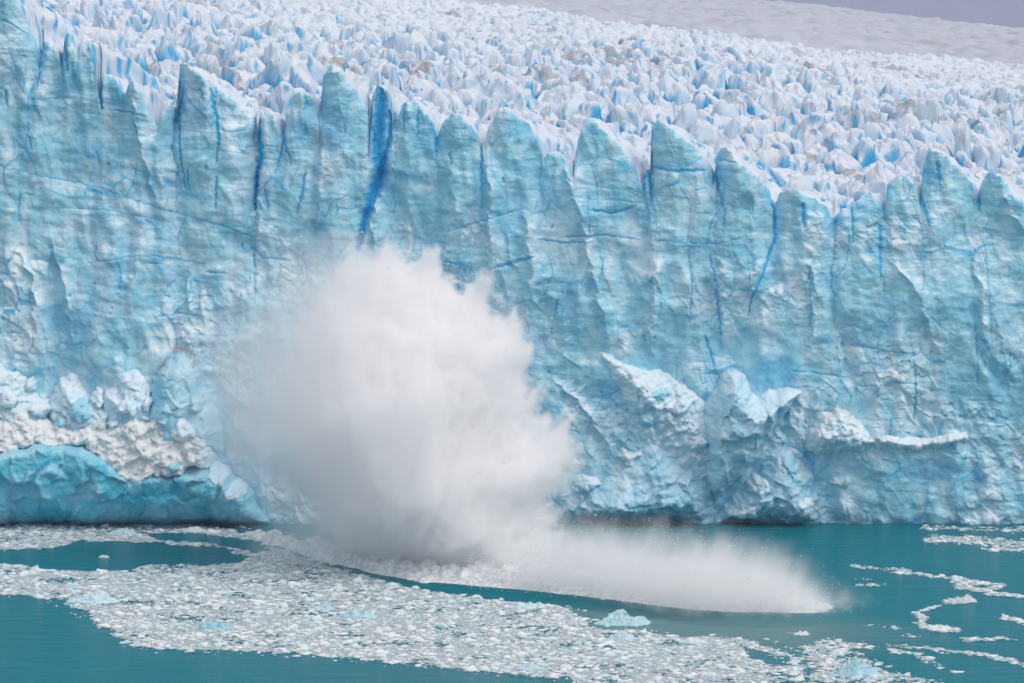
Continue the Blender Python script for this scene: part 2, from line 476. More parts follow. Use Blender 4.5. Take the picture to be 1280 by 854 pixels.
zc = crest(PX)
NZ = 560
N_LO = 400                                              # level courses up to the feet of the towers, then up to the crest
zmin = np.array([zc[max(0, i - 45):i + 46].min() for i in range(NU)])
ZL = (np.convolve(np.pad(zmin, 60, mode='edge'), np.hanning(123)[1:-1] / np.hanning(123)[1:-1].sum(), mode='valid') - 3).astype(f32)
zz = np.concatenate([-2.5 + (ZL[:, None] + 2.5) * np.linspace(0, 1, N_LO, endpoint=False)[None], ZL[:, None] + (zc - ZL)[:, None] * np.linspace(0, 1, NZ - N_LO)[None]], 1).astype(f32)
pxg = np.repeat(PX[:, None], NZ, 1)
pyg = EYE_ROW - (zz - CAM_H) / MPP
D, BLUE, RUB, FLU, ST, DB = front(pxg, pyg)
# curl the lip back so that the crest is an edge and not a step
lip = np.exp(-(zc[:, None] - zz) / .55)
D = D - lip * .55
xg = fx(pxg)
P = np.stack([xg, -D, zz], -1)
N = -grid_normals(P)
if N[:, :, 1].mean() > 0: N = -N
# weathering: white rime on ribs and up-facing bits, smooth clear ice in patches


def boxblur(a, r):
    for ax in (0, 1):
        c = np.cumsum(np.pad(a, [(r + 1, r) if i == ax else (0, 0) for i in (0, 1)], mode='edge'), axis=ax, dtype=np.float64)
        n = a.shape[ax]
        c = np.take(c, range(2 * r + 1, 2 * r + 1 + n), ax) - np.take(c, range(0, n), ax)
        a = (c / (2 * r + 1)).astype(f32)
    return a


conv = D - boxblur(D, 9)
conv2 = D - boxblur(D, 3)
upw = np.clip(N[:, :, 2], -1, 1)
patch = fbm2(xg / 16, zz / 12, 4, 101)
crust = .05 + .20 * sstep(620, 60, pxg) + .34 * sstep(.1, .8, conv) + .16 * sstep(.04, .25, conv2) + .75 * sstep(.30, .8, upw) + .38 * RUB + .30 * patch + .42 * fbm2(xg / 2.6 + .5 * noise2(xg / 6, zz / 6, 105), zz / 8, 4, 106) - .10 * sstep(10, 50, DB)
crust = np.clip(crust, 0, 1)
blueness = np.maximum(BLUE, .22 * sstep(.75, 1.35, ST) * sstep(.0, .5, fbm2(xg / 20, zz / 3, 3, 103) + .1))
blueness = np.maximum(blueness, .30 * sstep(.2, .9, fbm2(xg / 9, zz / 14, 4, 102)))
crust = crust * (1 - .9 * np.clip(BLUE * 1.5, 0, 1))
dirt = .5 * sstep(.62, .95, fbm2(xg / 5, zz / 5, 4, 104)) * sstep(.2, .7, upw)
MASK = np.stack([crust, blueness, dirt], -1).astype(f32)

glacier = empty('glacier', (0, 0, 0))
tag(glacier, 'huge pale blue glacier ending in a cracked ice cliff above the teal lake', 'glacier')

Q = grid_quads(NU, NZ)
Vw, Mw, Nw = P.reshape(-1, 3), MASK.reshape(-1, 3), N.reshape(-1, 3)
spq = seam_warp(pxg, pyg)
tow = np.clip(np.searchsorted(SEAMS, spq) - 1, 0, len(SEAMS) - 2)
towh = (14 + 8 * _r[4][(tow * 71) % 4096]) + 2.5 * noise2(xg / 5, zz / 5, 111)
lab = np.where((zc[:, None] - zz < towh) & (spq > 4) & (spq < 1276), tow + 1, 0)
labq = lab[:-1, :-1].reshape(-1)
for w, v, q, mk, n in cut(Vw, Q, Mw, Nw, labq, range(0, len(SEAMS))):
    nm = 'cliff_face' if w == 0 else 'ice_tower'
    obj(nm, make_mesh(nm, v, q[:, ::-1] if False else q, mk, n, M_ICE), glacier)
print('front', round(time.time() - T0, 1))

# ------------------------------------------------------------------ crevassed top of the glacier
ys = [0.0]
while ys[-1] < 1180: ys.append(ys[-1] + .30 + ys[-1] * .00135)
YS = np.array(ys, f32); NY = len(YS)
Xf = (PX[:, None] - 640) / FPX * (CAM_D + YS[None, :])
Yf = np.repeat(YS[None, :], NU, 0)


def plane(x, y):
    z = 60 - .118 * x + .042 * y
    return z + 5 * noise2(x / 130, y / 170, 201) * sstep(20, 200, y) + 2.5 * noise2(x / 45, y / 60, 202) * sstep(10, 80, y)


wxx = Xf + 2.2 * noise2(Xf / 9, Yf / 9, 211) + .35 * noise2(Xf / 3, Yf / 3, 213)
wyy = Yf + 2.2 * noise2(Xf / 9, Yf / 9, 212) + .35 * noise2(Xf / 3, Yf / 3, 214)
rx = .94 * wxx + .34 * wyy; ry = -.34 * wxx + .94 * wyy
F1, F2, cid, ox, oy, key = worley(rx / 5.6, ry / 8.2, 221)
edge = F2 - F1
r0, r1_, r2_, r3_ = _r[2][cid], _r[3][cid], _r[4][cid], _r[5][cid]
hgt = 2.0 + 4.0 * r0 * r0
th = r1_ * 3.1416; ca, sa = np.cos(th), np.sin(th)
ta, tb = ox * ca + oy * sa, -ox * sa + oy * ca
tent = 1.1 - np.maximum(np.abs(ta + .12) * (1.2 + 1.2 * r2_), np.abs(tb) * (.8 + .9 * r3_)) - .25 * np.abs(ta - tb)
roof = hgt * .5 * sstep(0, .30, edge) + (1.2 + 1.15 * hgt) * np.clip(tent, -.1, .85) - 1.6 * (1 - sstep(0, .08, edge))
roof = roof + (1 - np.abs(ox + (r1_ - .5) * .5) * 1.5) * 1.2 * (.3 + r2_) + oy * (r3_ - .45) * 2.6
G1, G2, gid, gx_, gy_, _ = worley(rx / 2.6, ry / 3.6, 222)
roof = roof + ((_r[2][gid] - .5) * 1.0 + gx_ * (_r[3][gid] - .5) * 2.2 + gy_ * (_r[4][gid] - .45) * 1.9) * sstep(0, .10, G2 - G1)
H1, H2, hid, hx_, hy_, _ = worley(rx / 1.15, ry / 1.5, 226)
roof = roof + (1 - sstep(150, 500, Yf)) * ((_r[2][hid] - .5) * .45 + hx_ * (_r[3][hid] - .5) * .9 + hy_ * (_r[4][hid] - .5) * .8)
roof = roof + 2.2 * noise2(Xf / 55, (Yf + .2 * Xf) / 13, 227)
roof = roof + .25 * ridged2(Xf / 1.8, Yf / 1.8, 2, 223) + .5 * fbm2(Xf / 4, Yf / 4, 3, 224)
big = noise2(Xf / 60, Yf / 60, 225)
amp = (.72 + .35 * big) * (1 - .55 * sstep(150, 800, Yf))
PL = plane(Xf, Yf)
field = PL - 5.5 + roof * amp
# crest of the near ice, then the dip
rim = sstep(980, 1180, Yf + 60 * noise2(Xf / 120, Yf / 200, 231))
field = field - 55 * rim
# fins run back from the crest of the front and to the right
shift = Yf / MPP * .55
fin = crest((Xf / MPP + 640) - shift, False) - .22 * Yf - .010 * Yf ** 2
fin = fin + sstep(0, 3, Yf) * (.8 * fbm2(Xf / 2.5, Yf / 2.5, 3, 241) + .5 * (_r[2][gid] - .5) + .35 * gx_)
lowf = field - 7 * (1 - sstep(0, 12, Yf))
Zt = smax(fin, lowf, 1.0 * sstep(0, 4, Yf)[...] + .02)
Zt[:, 0] = zc
dE = -D[:, -1]
Ytop = Yf + dE[:, None] * np.exp(-Yf / 14)
k3 = sstep(1.0, 5, Yf)
Xd = Xf + k3 * (.8 * noise3(Xf / 3.2, Yf / 3.2, Zt / 3.2, 261) + .12 * noise3(Xf, Yf, Zt, 262))
Yd = Ytop + k3 * (.8 * noise3(Xf / 3.2, Yf / 3.2, Zt / 3.2, 263) + .12 * noise3(Xf, Yf, Zt, 264))
P2 = np.stack([Xd, Yd, Zt], -1)
N2 = grid_normals(P2)
N2 = N2 * (1 if N2[:, :, 2].mean() > 0 else -1)
up2 = N2[:, :, 2]
crv = (1 - sstep(.03, .26, edge)) * sstep(4, 10, Yf)
steep = 1 - sstep(.25, .65, up2)
fresh = sstep(.35, .75, r3_)
crv = crv * (1 - sstep(.03, .20, edge) * .6)
slit = sstep(.66, .78, noise2(rx / 1.1, ry / 4.5, 255) * .5 + .5 + .10 * steep) * steep
blue2 = np.clip((1.0 * crv * fresh + .75 * slit) * (1 - .6 * sstep(200, 900, Yf)) + .10 * steep * fresh * sstep(2, 8, Yf) + .08 * sstep(0, .6, noise2(Xf / 25, Yf / 25, 251)), 0, 1)  # blue weakened far back: the contrast lost to haze is put into the colour
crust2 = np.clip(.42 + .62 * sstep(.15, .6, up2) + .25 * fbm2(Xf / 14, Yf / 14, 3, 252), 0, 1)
band = fbm2((Xf + .6 * Yf) / 30, (Yf - .4 * Xf) / 55, 4, 253)
dirt2 = sstep(.50, .80, band + .30 * (_r[5][gid] - .5) + .45 * noise2(Xf / 2.6, Yf / 2.0, 257) + .2 * noise2(Xf / .9, Yf / .9, 258)) * sstep(10, 40, Yf) * .62 * (1 - crv)
M2 = np.stack([crust2, blue2, dirt2], -1).astype(f32)
Q2 = grid_quads(NU, NY)
scr_x = pxg[:, :1] + 0 * Yf
scr_y = EYE_ROW - (Zt - CAM_H) / (CAM_D + Ytop) * FPX
inframe = (scr_x > 0) & (scr_x < 1280) & (scr_y > 0) & (Yf > 9)
kq = key[:-1, :-1].reshape(-1)
# seracs that show largest: front to back area on the picture
hor = np.minimum.accumulate(scr_y, axis=1); dyy = np.maximum(hor[:, :-1] - hor[:, 1:], 0); vis = dyy[:-1] * inframe[:-1, :-1]
uk, inv = np.unique(kq, return_inverse=True)
area = np.bincount(inv, weights=vis.reshape(-1) * (Yf[:-1, :-1].reshape(-1) >= 6))
bestk = np.argsort(-area)[:100]
rank = np.zeros(len(uk), np.int64); rank[bestk] = np.arange(1, 101)
lab2 = rank[inv]
lab2[(Yf[:-1, :-1].reshape(-1) < 6)] = 0
for w, v, q, mk, n in cut(P2.reshape(-1, 3), Q2, M2.reshape(-1, 3), N2.reshape(-1, 3), lab2, range(0, 101)):
    nm = 'serac_field' if w == 0 else 'serac'
    o = obj(nm, make_mesh(nm, v, q, mk, n, M_SERAC), glacier)
    if w == 0: o['kind'] = 'stuff'
print('seracs', round(time.time() - T0, 1), NU * NZ, NU * NY)

# the ice far behind, beyond the dip
nxf, nyf = 560, 420
yl = np.geomspace(1100, 4300, nyf).astype(f32)
pl = np.linspace(-500, 1780, nxf).astype(f32)
Xq = (pl[:, None] - 640) / FPX * (CAM_D + yl[None, :]); Yq = np.repeat(yl[None, :], nxf, 0)
Zq = 109 + .0405 * (Yq - 1500) - .10 * Xq - 26 * sstep(1500, 1100, Yq)
fa, fb, fc, fox, foy, _ = worley(Xq / 16, Yq / 26, 306)
Zq = Zq - 15 * sstep(2300, 4300, Yq)
Zq = Zq + 3.2 * (np.clip(1 - fa * 1.4, 0, 1) + foy * (_r[3][fc] - .4)) + 6 * noise2(Xq / 300, Yq / 420, 301) + 2.4 * ridged2(Xq / 45, Yq / 60, 3, 302) + 1.6 * fbm2(Xq / 14, Yq / 18, 3, 303)
P3 = np.stack([Xq, Yq, Zq], -1); N3 = grid_normals(P3); N3 = np.where(N3[:, :, 2:3] < 0, -N3, N3)
d3 = .6 * sstep(.2, .7, fbm2(Xq / 60, Yq / 25, 4, 304))
M3 = np.stack([np.clip(.55 + .6 * fbm2(Xq / 30, Yq / 40, 3, 307), 0, 1), .1 * sstep(.1, .6, noise2(Xq / 40, Yq / 60, 305)), d3], -1)
obj('upper_icefield', make_mesh('upper_icefield', P3.reshape(-1, 3), grid_quads(nxf, nyf), M3.reshape(-1, 3), N3.reshape(-1, 3), M_FAR), glacier)


# ------------------------------------------------------------------ broken blocks at the foot of the cliff
Dsm = boxblur(D, 10)


def wall_at(X, Z):
    i = np.clip(np.interp(X / MPP + 640, PX, np.arange(NU)), 0, NU - 2); j0 = np.floor(i).astype(int)
    j = np.clip((Z + 2.5) / (ZL[j0] + 2.5), 0, 1) * (N_LO - 2); k0 = np.floor(j).astype(int)
    u = i - j0; v = j - k0
    return (Dsm[j0, k0] * (1 - u) * (1 - v) + Dsm[j0 + 1, k0] * u * (1 - v) + Dsm[j0, k0 + 1] * (1 - u) * v + Dsm[j0 + 1, k0 + 1] * u * v).astype(f32)


DG = .25                                                  # how far the foot of the cliff stands out so far, block by block
DX, DZ = np.arange(-92, 92, DG), np.arange(-4, 40, DG)
_a, _b = np.meshgrid(DX, DZ, indexing='ij')
DEP = wall_at(_a.astype(f32), _b.astype(f32))


def relief(name, poly, out, mat, seed, crust_, blue_, base=0.0, facet=4.0, rough=.5, lean=0.0, under=0.0, round_=3.0, dirt_=0.0, y0=None, step=.16, talus=0.0, jag=.45, on_top=False):
    """a block standing out of the wall: outline (photo pixels at the front), metres it stands out, broken facets; closed at the back"""
    Pp = np.asarray(poly, f32)
    x0, x1 = fx(Pp[:, 0].min()) - .4, fx(Pp[:, 0].max()) + .4
    z0, z1 = fz(Pp[:, 1].max()) - .4, fz(Pp[:, 1].min()) + .4
    xs = np.arange(x0, x1, step, dtype=f32); zs = np.arange(z0, z1, step, dtype=f32)
    X, Z = np.meshgrid(xs, zs, indexing='ij')
    poly_m = np.stack([fx(Pp[:, 0]), fz(Pp[:, 1])], -1)
    s = poly_sd(X, Z, poly_m) + jag * fbm2(X / 2.2, Z / 2.2, 4, seed) * min(1, rough * 2)
    wx = X + .8 * noise2(X / 3, Z / 3, seed + 1); wz = Z + .8 * noise2(X / 3, Z / 3, seed + 2)
    A1, A2, c, ox, oy, _ = worley(wx / facet, wz / (facet * 1.2), seed + 3)
    fac = ox * (_r[3][c] - .5) * facet * .55 + oy * (_r[4][c] - .55) * facet * .55 + (_r[2][c] - .5) * facet * .25
    fac = fac * sstep(0, .22, A2 - A1)
    f3 = facet * .38
    B1, B2, c2, bx, by, _ = worley(wx / f3, wz / f3, seed + 4)
    fac2 = bx * (_r[3][c2] - .5) * f3 * .7 + by * (_r[4][c2] - .55) * f3 * .7 + (_r[2][c2] - .5) * f3 * .35
    t = (Z - z0) / (z1 - z0)
    prof = np.clip(1 - (1 - np.clip(s / round_, 0, 1)) ** 2, 0, 1) ** .85
    stand = out * (1 + lean * (t - .5)) * (1 - talus * t) - under * np.exp(-np.maximum(Z - max(z0, 0), 0) / 2.2)
    ii = np.clip(((X + 92) / DG).astype(int), 0, len(DX) - 1); jj = np.clip(((Z + 4) / DG).astype(int), 0, len(DZ) - 1)
    ground = boxblur(DEP[ii, jj], 6) - .2 if on_top else wall_at(X, Z)
    d = ground - .35 + prof * (stand + .35) + prof * (fac + fac2 * (.4 + rough) + rough * .55 * fbm2(X / 1.1, Z / 1.1, 4, seed + 5))
    F = np.stack([X, -d, Z], -1)
    nn = grid_normals(F); nn = np.where(nn[:, :, 1:2] > 0, -nn, nn)
    cv = d - boxblur(d, 4)
    eg = min(1, .1 + 2 * crust_)
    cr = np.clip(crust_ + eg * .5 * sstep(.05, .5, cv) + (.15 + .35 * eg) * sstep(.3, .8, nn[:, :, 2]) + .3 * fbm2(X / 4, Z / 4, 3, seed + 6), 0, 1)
    bl = np.clip(blue_ + .25 * (1 - sstep(0, .05, A2 - A1)) * (blue_ + .1) + .3 * blue_ * fbm2(X / 3, Z / 3, 3, seed + 7), 0, 1)
    di = dirt_ * sstep(.25, .6, .6 * fbm2(X / .7, Z / .7, 3, seed + 8) + .75 * sstep(1.5, .3, s) * sstep(.55, .85, t) - .1)
    mk = np.stack([cr, bl, di], -1)
    keep = s > 0
    np.maximum.at(DEP, (ii[keep], jj[keep]), d[keep])
    kq = keep[:-1, :-1] & keep[1:, :-1] & keep[:-1, 1:] & keep[1:, 1:]
    q = grid_quads(len(xs), len(zs))[kq.reshape(-1)]
    ids, inv = np.unique(q, return_inverse=True); q = inv.reshape(q.shape)
    V = F.reshape(-1, 3)[ids]; n = nn.reshape(-1, 3)[ids]; mk = mk.reshape(-1, 3)[ids]
    # closed behind: a flat back, and a rim
    nV = len(V)
    Vb = V.copy(); Vb[:, 1] = V[:, 1].max() + 2.5
    e = np.concatenate([q[:, [0, 1]], q[:, [1, 2]], q[:, [2, 3]], q[:, [3, 0]]])
    es = np.sort(e, 1); _, idx, cnt = np.unique(es[:, 0].astype(np.int64) * nV + es[:, 1], return_index=True, return_counts=True)
    b = e[idx[cnt == 1]]
    rimq = np.stack([b[:, 1], b[:, 0], b[:, 0] + nV, b[:, 1] + nV], -1)
    me = make_mesh(name, np.concatenate([V, Vb]), np.concatenate([q, q[:, ::-1] + nV, rimq]), np.concatenate([mk, mk]), None, mat)
    ctr = np.array([(x0 + x1) / 2, float(V[:, 1].mean()), z0])
    me.transform(__import__('mathutils').Matrix.Translation(-__import__('mathutils').Vector(ctr.tolist())))
    return obj(name, me, None, ctr.tolist())


o = relief('ice_ledge', [(-85, 654), (-85, 556), (-30, 550), (0, 552), (30, 546), (62, 540), (112, 542), (150, 560), (176, 574), (222, 576), (246, 572), (292, 582), (318, 606), (334, 636), (345, 652), (300, 655), (100, 657)],
           8.6, M_LEDGE, 400, .10, .10, facet=6.5, rough=.4, under=6.5, lean=.15, round_=2.2)
tag(o, 'smooth deep blue overhanging ice ledge under the white rubble at the waterline', 'ice ledge')
o = relief('ice_rubble', [(-85, 580), (-85, 520), (-30, 498), (-8, 494), (14, 506), (36, 500), (52, 508), (70, 522), (96, 528), (118, 522), (148, 520), (176, 512), (196, 514), (222, 506), (240, 520), (258, 524), (272, 548), (264, 574), (248, 580), (240, 592), (226, 590), (168, 602), (150, 588), (112, 560), (62, 556), (30, 566), (0, 576)],
           9.6, M_BERG, 420, .72, 0, facet=3.0, rough=.75, dirt_=.12, round_=1.6, talus=.65, jag=1.0)
tag(o, 'crumbled white ice rubble heaped on top of the blue overhanging ledge', 'ice rubble')
o = relief('ice_block', [(186, 520), (192, 470), (206, 446), (224, 432), (240, 436), (252, 452), (262, 480), (276, 510), (286, 560), (258, 570), (192, 570)], 6.5, M_ICE, 430, .12, .06, facet=4, rough=.25, dirt_=.8, round_=5, talus=.3)
tag(o, 'rounded pale blue ice block with a dirty brown edge, left of the splash', 'ice block')
o = relief('ice_block', [(128, 525), (132, 486), (148, 478), (158, 462), (176, 458), (186, 470), (196, 484), (204, 560), (130, 560)], 4.5, M_ICE, 440, .45, .06, facet=3.2, rough=.4, round_=4, talus=.3)
tag(o, 'stepped pale ice block directly beside the block with the dirty edge', 'ice block')
o = relief('ice_block', [(62, 530), (64, 492), (76, 470), (92, 464), (102, 472), (112, 490), (132, 500), (150, 506), (156, 565), (64, 565)], 4.5, M_ICE, 450, .6, .06, facet=3, rough=.6, round_=3.5, talus=.3)
tag(o, 'arched white and blue ice block rising behind the white rubble', 'ice block')
o = relief('ice_block', [(-85, 530), (-85, 470), (-40, 456), (-10, 446), (4, 440), (12, 462), (28, 462), (38, 468), (48, 486), (66, 500), (68, 560), (-85, 560)], 4.5, M_ICE, 460, .55, .06, facet=3, rough=.6, round_=3.5, talus=.3)
tag(o, 'knobbly ice block at the far left end of the rubble', 'ice block')
o = relief('ice_ramp', [(742, 432), (760, 440), (790, 455), (826, 462), (860, 482), (884, 498), (896, 540), (900, 600), (872, 606), (842, 592), (812, 566), (792, 530), (776, 496), (758, 462)], 3.2, M_ICE, 470, .48, .03, facet=3.0, rough=.9, round_=6)
tag(o, 'frosted ramp of shattered ice sloping down to the leaning block', 'ice ramp')
o = relief('ice_block', [(738, 652), (716, 628), (740, 606), (776, 582), (798, 566), (802, 540), (808, 530), (818, 540), (840, 556), (862, 574), (884, 592), (898, 606), (890, 628), (880, 652)], 6.5, M_ICE, 480, .14, .06, facet=4.5, rough=.5, under=1.6, round_=6, talus=.4)
tag(o, 'wedge shaped ice block at the waterline below the frosted ramp', 'ice block')
o = relief('ice_block', [(876, 560), (880, 500), (896, 472), (908, 460), (920, 460), (932, 472), (944, 492), (958, 484), (984, 480), (1003, 486), (988, 502), (974, 524), (956, 550), (936, 580), (914, 604), (894, 622), (880, 610)], 8, M_ICE, 490, .25, .05, facet=5.5, rough=.4, lean=.5, round_=3.5)
tag(o, 'tall leaning ice block with a pointed top and an overhanging beak', 'ice block')
o = relief('ice_block', [(888, 653), (902, 626), (922, 606), (944, 584), (962, 562), (982, 556), (1000, 570), (1014, 592), (1019, 618), (1016, 644), (1000, 654), (940, 655)], 6, M_ICE, 500, .20, .08, facet=4, rough=.5, under=1.6, round_=5, talus=.3)
tag(o, 'squat blue ice block at the waterline under the leaning beak', 'ice block')
o = relief('ice_block', [(1000, 556), (1008, 532), (1022, 514), (1044, 504), (1064, 514), (1080, 534), (1094, 548), (1070, 560), (1040, 562), (1018, 566)], 3.6, M_ICE, 510, .5, 0, facet=2.2, rough=.8, dirt_=.3, round_=3)
tag(o, 'crumbly whitish ice block on a shelf to the right of the leaning block', 'ice block')
o = relief('ice_shelf', [(1084, 546), (1104, 538), (1140, 543), (1170, 540), (1204, 534), (1208, 546), (1170, 558), (1136, 560), (1104, 554)], 1.8, M_ICE, 520, .6, 0, facet=1.8, rough=.8, round_=1.4)
tag(o, 'thin white ice shelf running along the lower right cliff', 'ice shelf')
def chip(cx, cy, w, h, out, base, seed, crust_, label, group, mat=None):
    r_ = np.random.default_rng(seed); k = r_.integers(5, 8); a = np.sort(r_.uniform(0, 6.283, k)) if False else np.linspace(0, 6.283, k, endpoint=False) + r_.uniform(-.35, .35, k)
    rr = r_.uniform(.75, 1.1, k)
    o = relief('ice_block', [(cx + math.cos(t) * w / 2 * q, cy + math.sin(t) * h / 2 * q) for t, q in zip(a, rr)], out, mat or M_ICE, seed, crust_, .05, base=base, facet=2.2, rough=.5, round_=1.1, talus=.35, jag=.5, on_top=True)
    tag(o, label, 'ice block', group)


LB, LG = 'small angular pale ice block jammed in the bank of rubble left of the splash', 'blocks in the rubble bank left of the splash'
for i, (cx, cy, w, h) in enumerate([(20, 492, 30, 30), (56, 506, 26, 28), (108, 508, 30, 34), (128, 494, 22, 30), (166, 504, 30, 30), (210, 512, 34, 32), (238, 530, 32, 30), (150, 522, 22, 18), (84, 522, 22, 18), (262, 566, 30, 26), (278, 586, 34, 30), (226, 572, 20, 18), (300, 606, 34, 30), (44, 476, 20, 26), (250, 498, 24, 30), (190, 496, 20, 26)]):
    chip(cx, cy, w, h, 2.2, 0, 1000 + i * 11, .18 if cx > 270 else .62 - .3 * (i % 3), LB, LG)
RB, RG = 'small angular ice block in the broken slope around the leaning block', 'blocks in the broken slope by the leaning block'
for i, (cx, cy, w, h) in enumerate([(786, 568, 40, 26), (730, 600, 40, 34), (770, 626, 46, 30), (712, 574, 26, 24), (850, 506, 36, 28), (824, 488, 30, 22), (868, 548, 32, 30), (946, 602, 34, 30), (984, 574, 28, 28), (1000, 628, 36, 26), (930, 636, 40, 24), (836, 620, 40, 26), (1030, 540, 26, 20), (1050, 600, 34, 24), (806, 520, 26, 26)]):
    chip(cx, cy, w, h, 1.7, 0, 1300 + i * 11, .55 - .25 * (i % 3), RB, RG)
print('blocks', round(time.time() - T0, 1))

# ------------------------------------------------------------------ lake
FOAM_EDGE = [(292, 666), (330, 677), (360, 689), (400, 702), (440, 712), (480, 722), (530, 733), (590, 740), (640, 744), (700, 750), (760, 757), (820, 765), (870, 771), (930, 774), (1000, 773), (1050, 770), (1092, 764)]
fe = np.array([on_water(*p) for p in FOAM_EDGE])


def edge_y(x):
    return np.interp(x, fe[:, 0], fe[:, 1])


def wave(x, y):
    """the swell pushed out by the falling ice"""
    d = y - edge_y(x)
    s = sstep(fe[4, 0], fe[7, 0], x) * sstep(fe[-1, 0] + 3, fe[-4, 0], x)
    return s * (.75 * np.exp(-((d - .6) / 1.6) ** 2) - .25 * np.exp(-((d + 3.5) / 2) ** 2) + .18 * np.exp(-((d + 8) / 2) ** 2))


def build_lake():
    xs = np.concatenate([[-4500, -2000, -600, -250], np.arange(-110, 111, .9), [250, 600, 2000, 4500]])
    yy = np.concatenate([[-690, -640, -560, -480, -300, -200], np.arange(-160, 6, .6), [12, 30]])
    X, Y = np.meshgrid(xs, yy, indexing='ij')
    Z = wave(X, Y)
    V = np.stack([X, Y, Z], -1)
    me = make_mesh('lake', V.reshape(-1, 3), grid_quads(len(xs), len(yy)))
    m, nt, ns, ln = new_mat('glacial_water')
    out = nd(ns, 'ShaderNodeOutputMaterial'); bs = nd(ns, 'ShaderNodeBsdfPrincipled')
    tc = nd(ns, 'ShaderNodeTexCoord')
    mp = nd(ns, 'ShaderNodeMapping'); mp.inputs['Scale'].default_value = (.10, .45, 1); mp.inputs['Rotation'].default_value = (0, 0, .12)
    ln.new(tc.outputs['Object'], mp.inputs[0])
    n1 = nd(ns, 'ShaderNodeTexNoise'); n1.inputs['Scale'].default_value = 1.0; n1.inputs['Detail'].default_value = 6; n1.inputs['Roughness'].default_value = .6; n1.inputs['Distortion'].default_value = .6
    ln.new(mp.outputs[0], n1.inputs['Vector'])
    mp2 = nd(ns, 'ShaderNodeMapping'); mp2.inputs['Scale'].default_value = (.012, .03, 1)
    ln.new(tc.outputs['Object'], mp2.inputs[0])
    n2 = nd(ns, 'ShaderNodeTexNoise'); n2.inputs['Scale'].default_value = 1.0; n2.inputs['Detail'].default_value = 4
    ln.new(mp2.outputs[0], n2.inputs['Vector'])
    mx = nd(ns, 'ShaderNodeMix', data_type='RGBA'); mx.inputs[6].default_value = (.0002, .148, .198, 1); mx.inputs[7].default_value = (.0003, .178, .228, 1)
    ln.new(n2.outputs[0], mx.inputs[0]); # milky grey water churned up in front of the splash
    sx_, sy_ = on_water(890, 784)
    ms = nd(ns, 'ShaderNodeMapping', vector_type='TEXTURE'); ms.inputs['Location'].default_value = (float(sx_), float(sy_), 0); ms.inputs['Scale'].default_value = (34, 20, 40); ms.inputs['Rotation'].default_value = (0, 0, -.35)
    ln.new(tc.outputs['Object'], ms.inputs[0]); gr = nd(ns, 'ShaderNodeTexGradient', gradient_type='SPHERICAL'); ln.new(ms.outputs[0], gr.inputs[0])
    g2 = nd(ns, 'ShaderNodeMath', operation='MULTIPLY_ADD'); ln.new(n1.outputs[0], g2.inputs[0]); g2.inputs[1].default_value = .35; ln.new(gr.outputs[1], g2.inputs[2])
    g3 = nd(ns, 'ShaderNodeMapRange'); g3.inputs[1].default_value = .20; g3.inputs[2].default_value = .85; g3.inputs[4].default_value = .8; ln.new(g2.outputs[0], g3.inputs[0])
    mz = nd(ns, 'ShaderNodeMix', data_type='RGBA'); ln.new(g3.outputs[0], mz.inputs[0]); ln.new(mx.outputs[2], mz.inputs[6]); mz.inputs[7].default_value = (.12, .24, .255, 1)
    ln.new(mz.outputs[2], bs.inputs['Base Color'])
    bs.inputs['Roughness'].default_value = .18; bs.inputs['IOR'].default_value = 1.33; bs.inputs['Specular IOR Level'].default_value = .05; bs.inputs['Specular Tint'].default_value = (.0, .85, .95, 1)
    bp = nd(ns, 'ShaderNodeBump'); bp.inputs['Strength'].default_value = .8; bp.inputs['Distance'].default_value = .7
    ln.new(n1.outputs[0], bp.inputs['Height']); ln.new(bp.outputs[0], bs.inputs['Normal'])
    ln.new(bs.outputs[0], out.inputs[0])
    me.materials.append(m)
    o = obj('water', me)
    tag(o, 'teal glacial lake water', None, None, 'structure')


build_lake()

# ------------------------------------------------------------------ drifting ice
BRASH = [[(-60, 656), (20, 650), (60, 648), (150, 649), (230, 654), (290, 661), (330, 674), (372, 694), (420, 706), (462, 714), (500, 730), (560, 740), (640, 750), (690, 754), (722, 766), (746, 786), (800, 788), (842, 796), (900, 797), (944, 801), (985, 816), (1012, 802), (1034, 799), (1060, 803), (1092, 806), (1066, 814), (1100, 830), (1116, 842), (1160, 850), (1220, 864), (1220, 880), (760, 880), (706, 849), (640, 844), (560, 835), (480, 828), (400, 822), (360, 817), (300, 815), (200, 812), (160, 808), (148, 797), (118, 778), (80, 750), (30, 745), (-60, 743)]]
HOLES = [[(-60, 690), (30, 688), (60, 685), (100, 677), (160, 677), (210, 680), (280, 685), (308, 697), (305, 703), (270, 706), (180, 707), (165, 714), (110, 714), (50, 712), (40, 706), (-60, 706)],
         [(176, 666), (240, 667), (290, 672), (322, 679), (332, 688), (316, 690), (290, 684), (250, 678), (200, 676)],
         [(925, 806), (965, 820), (985, 828), (960, 830), (930, 818)]]
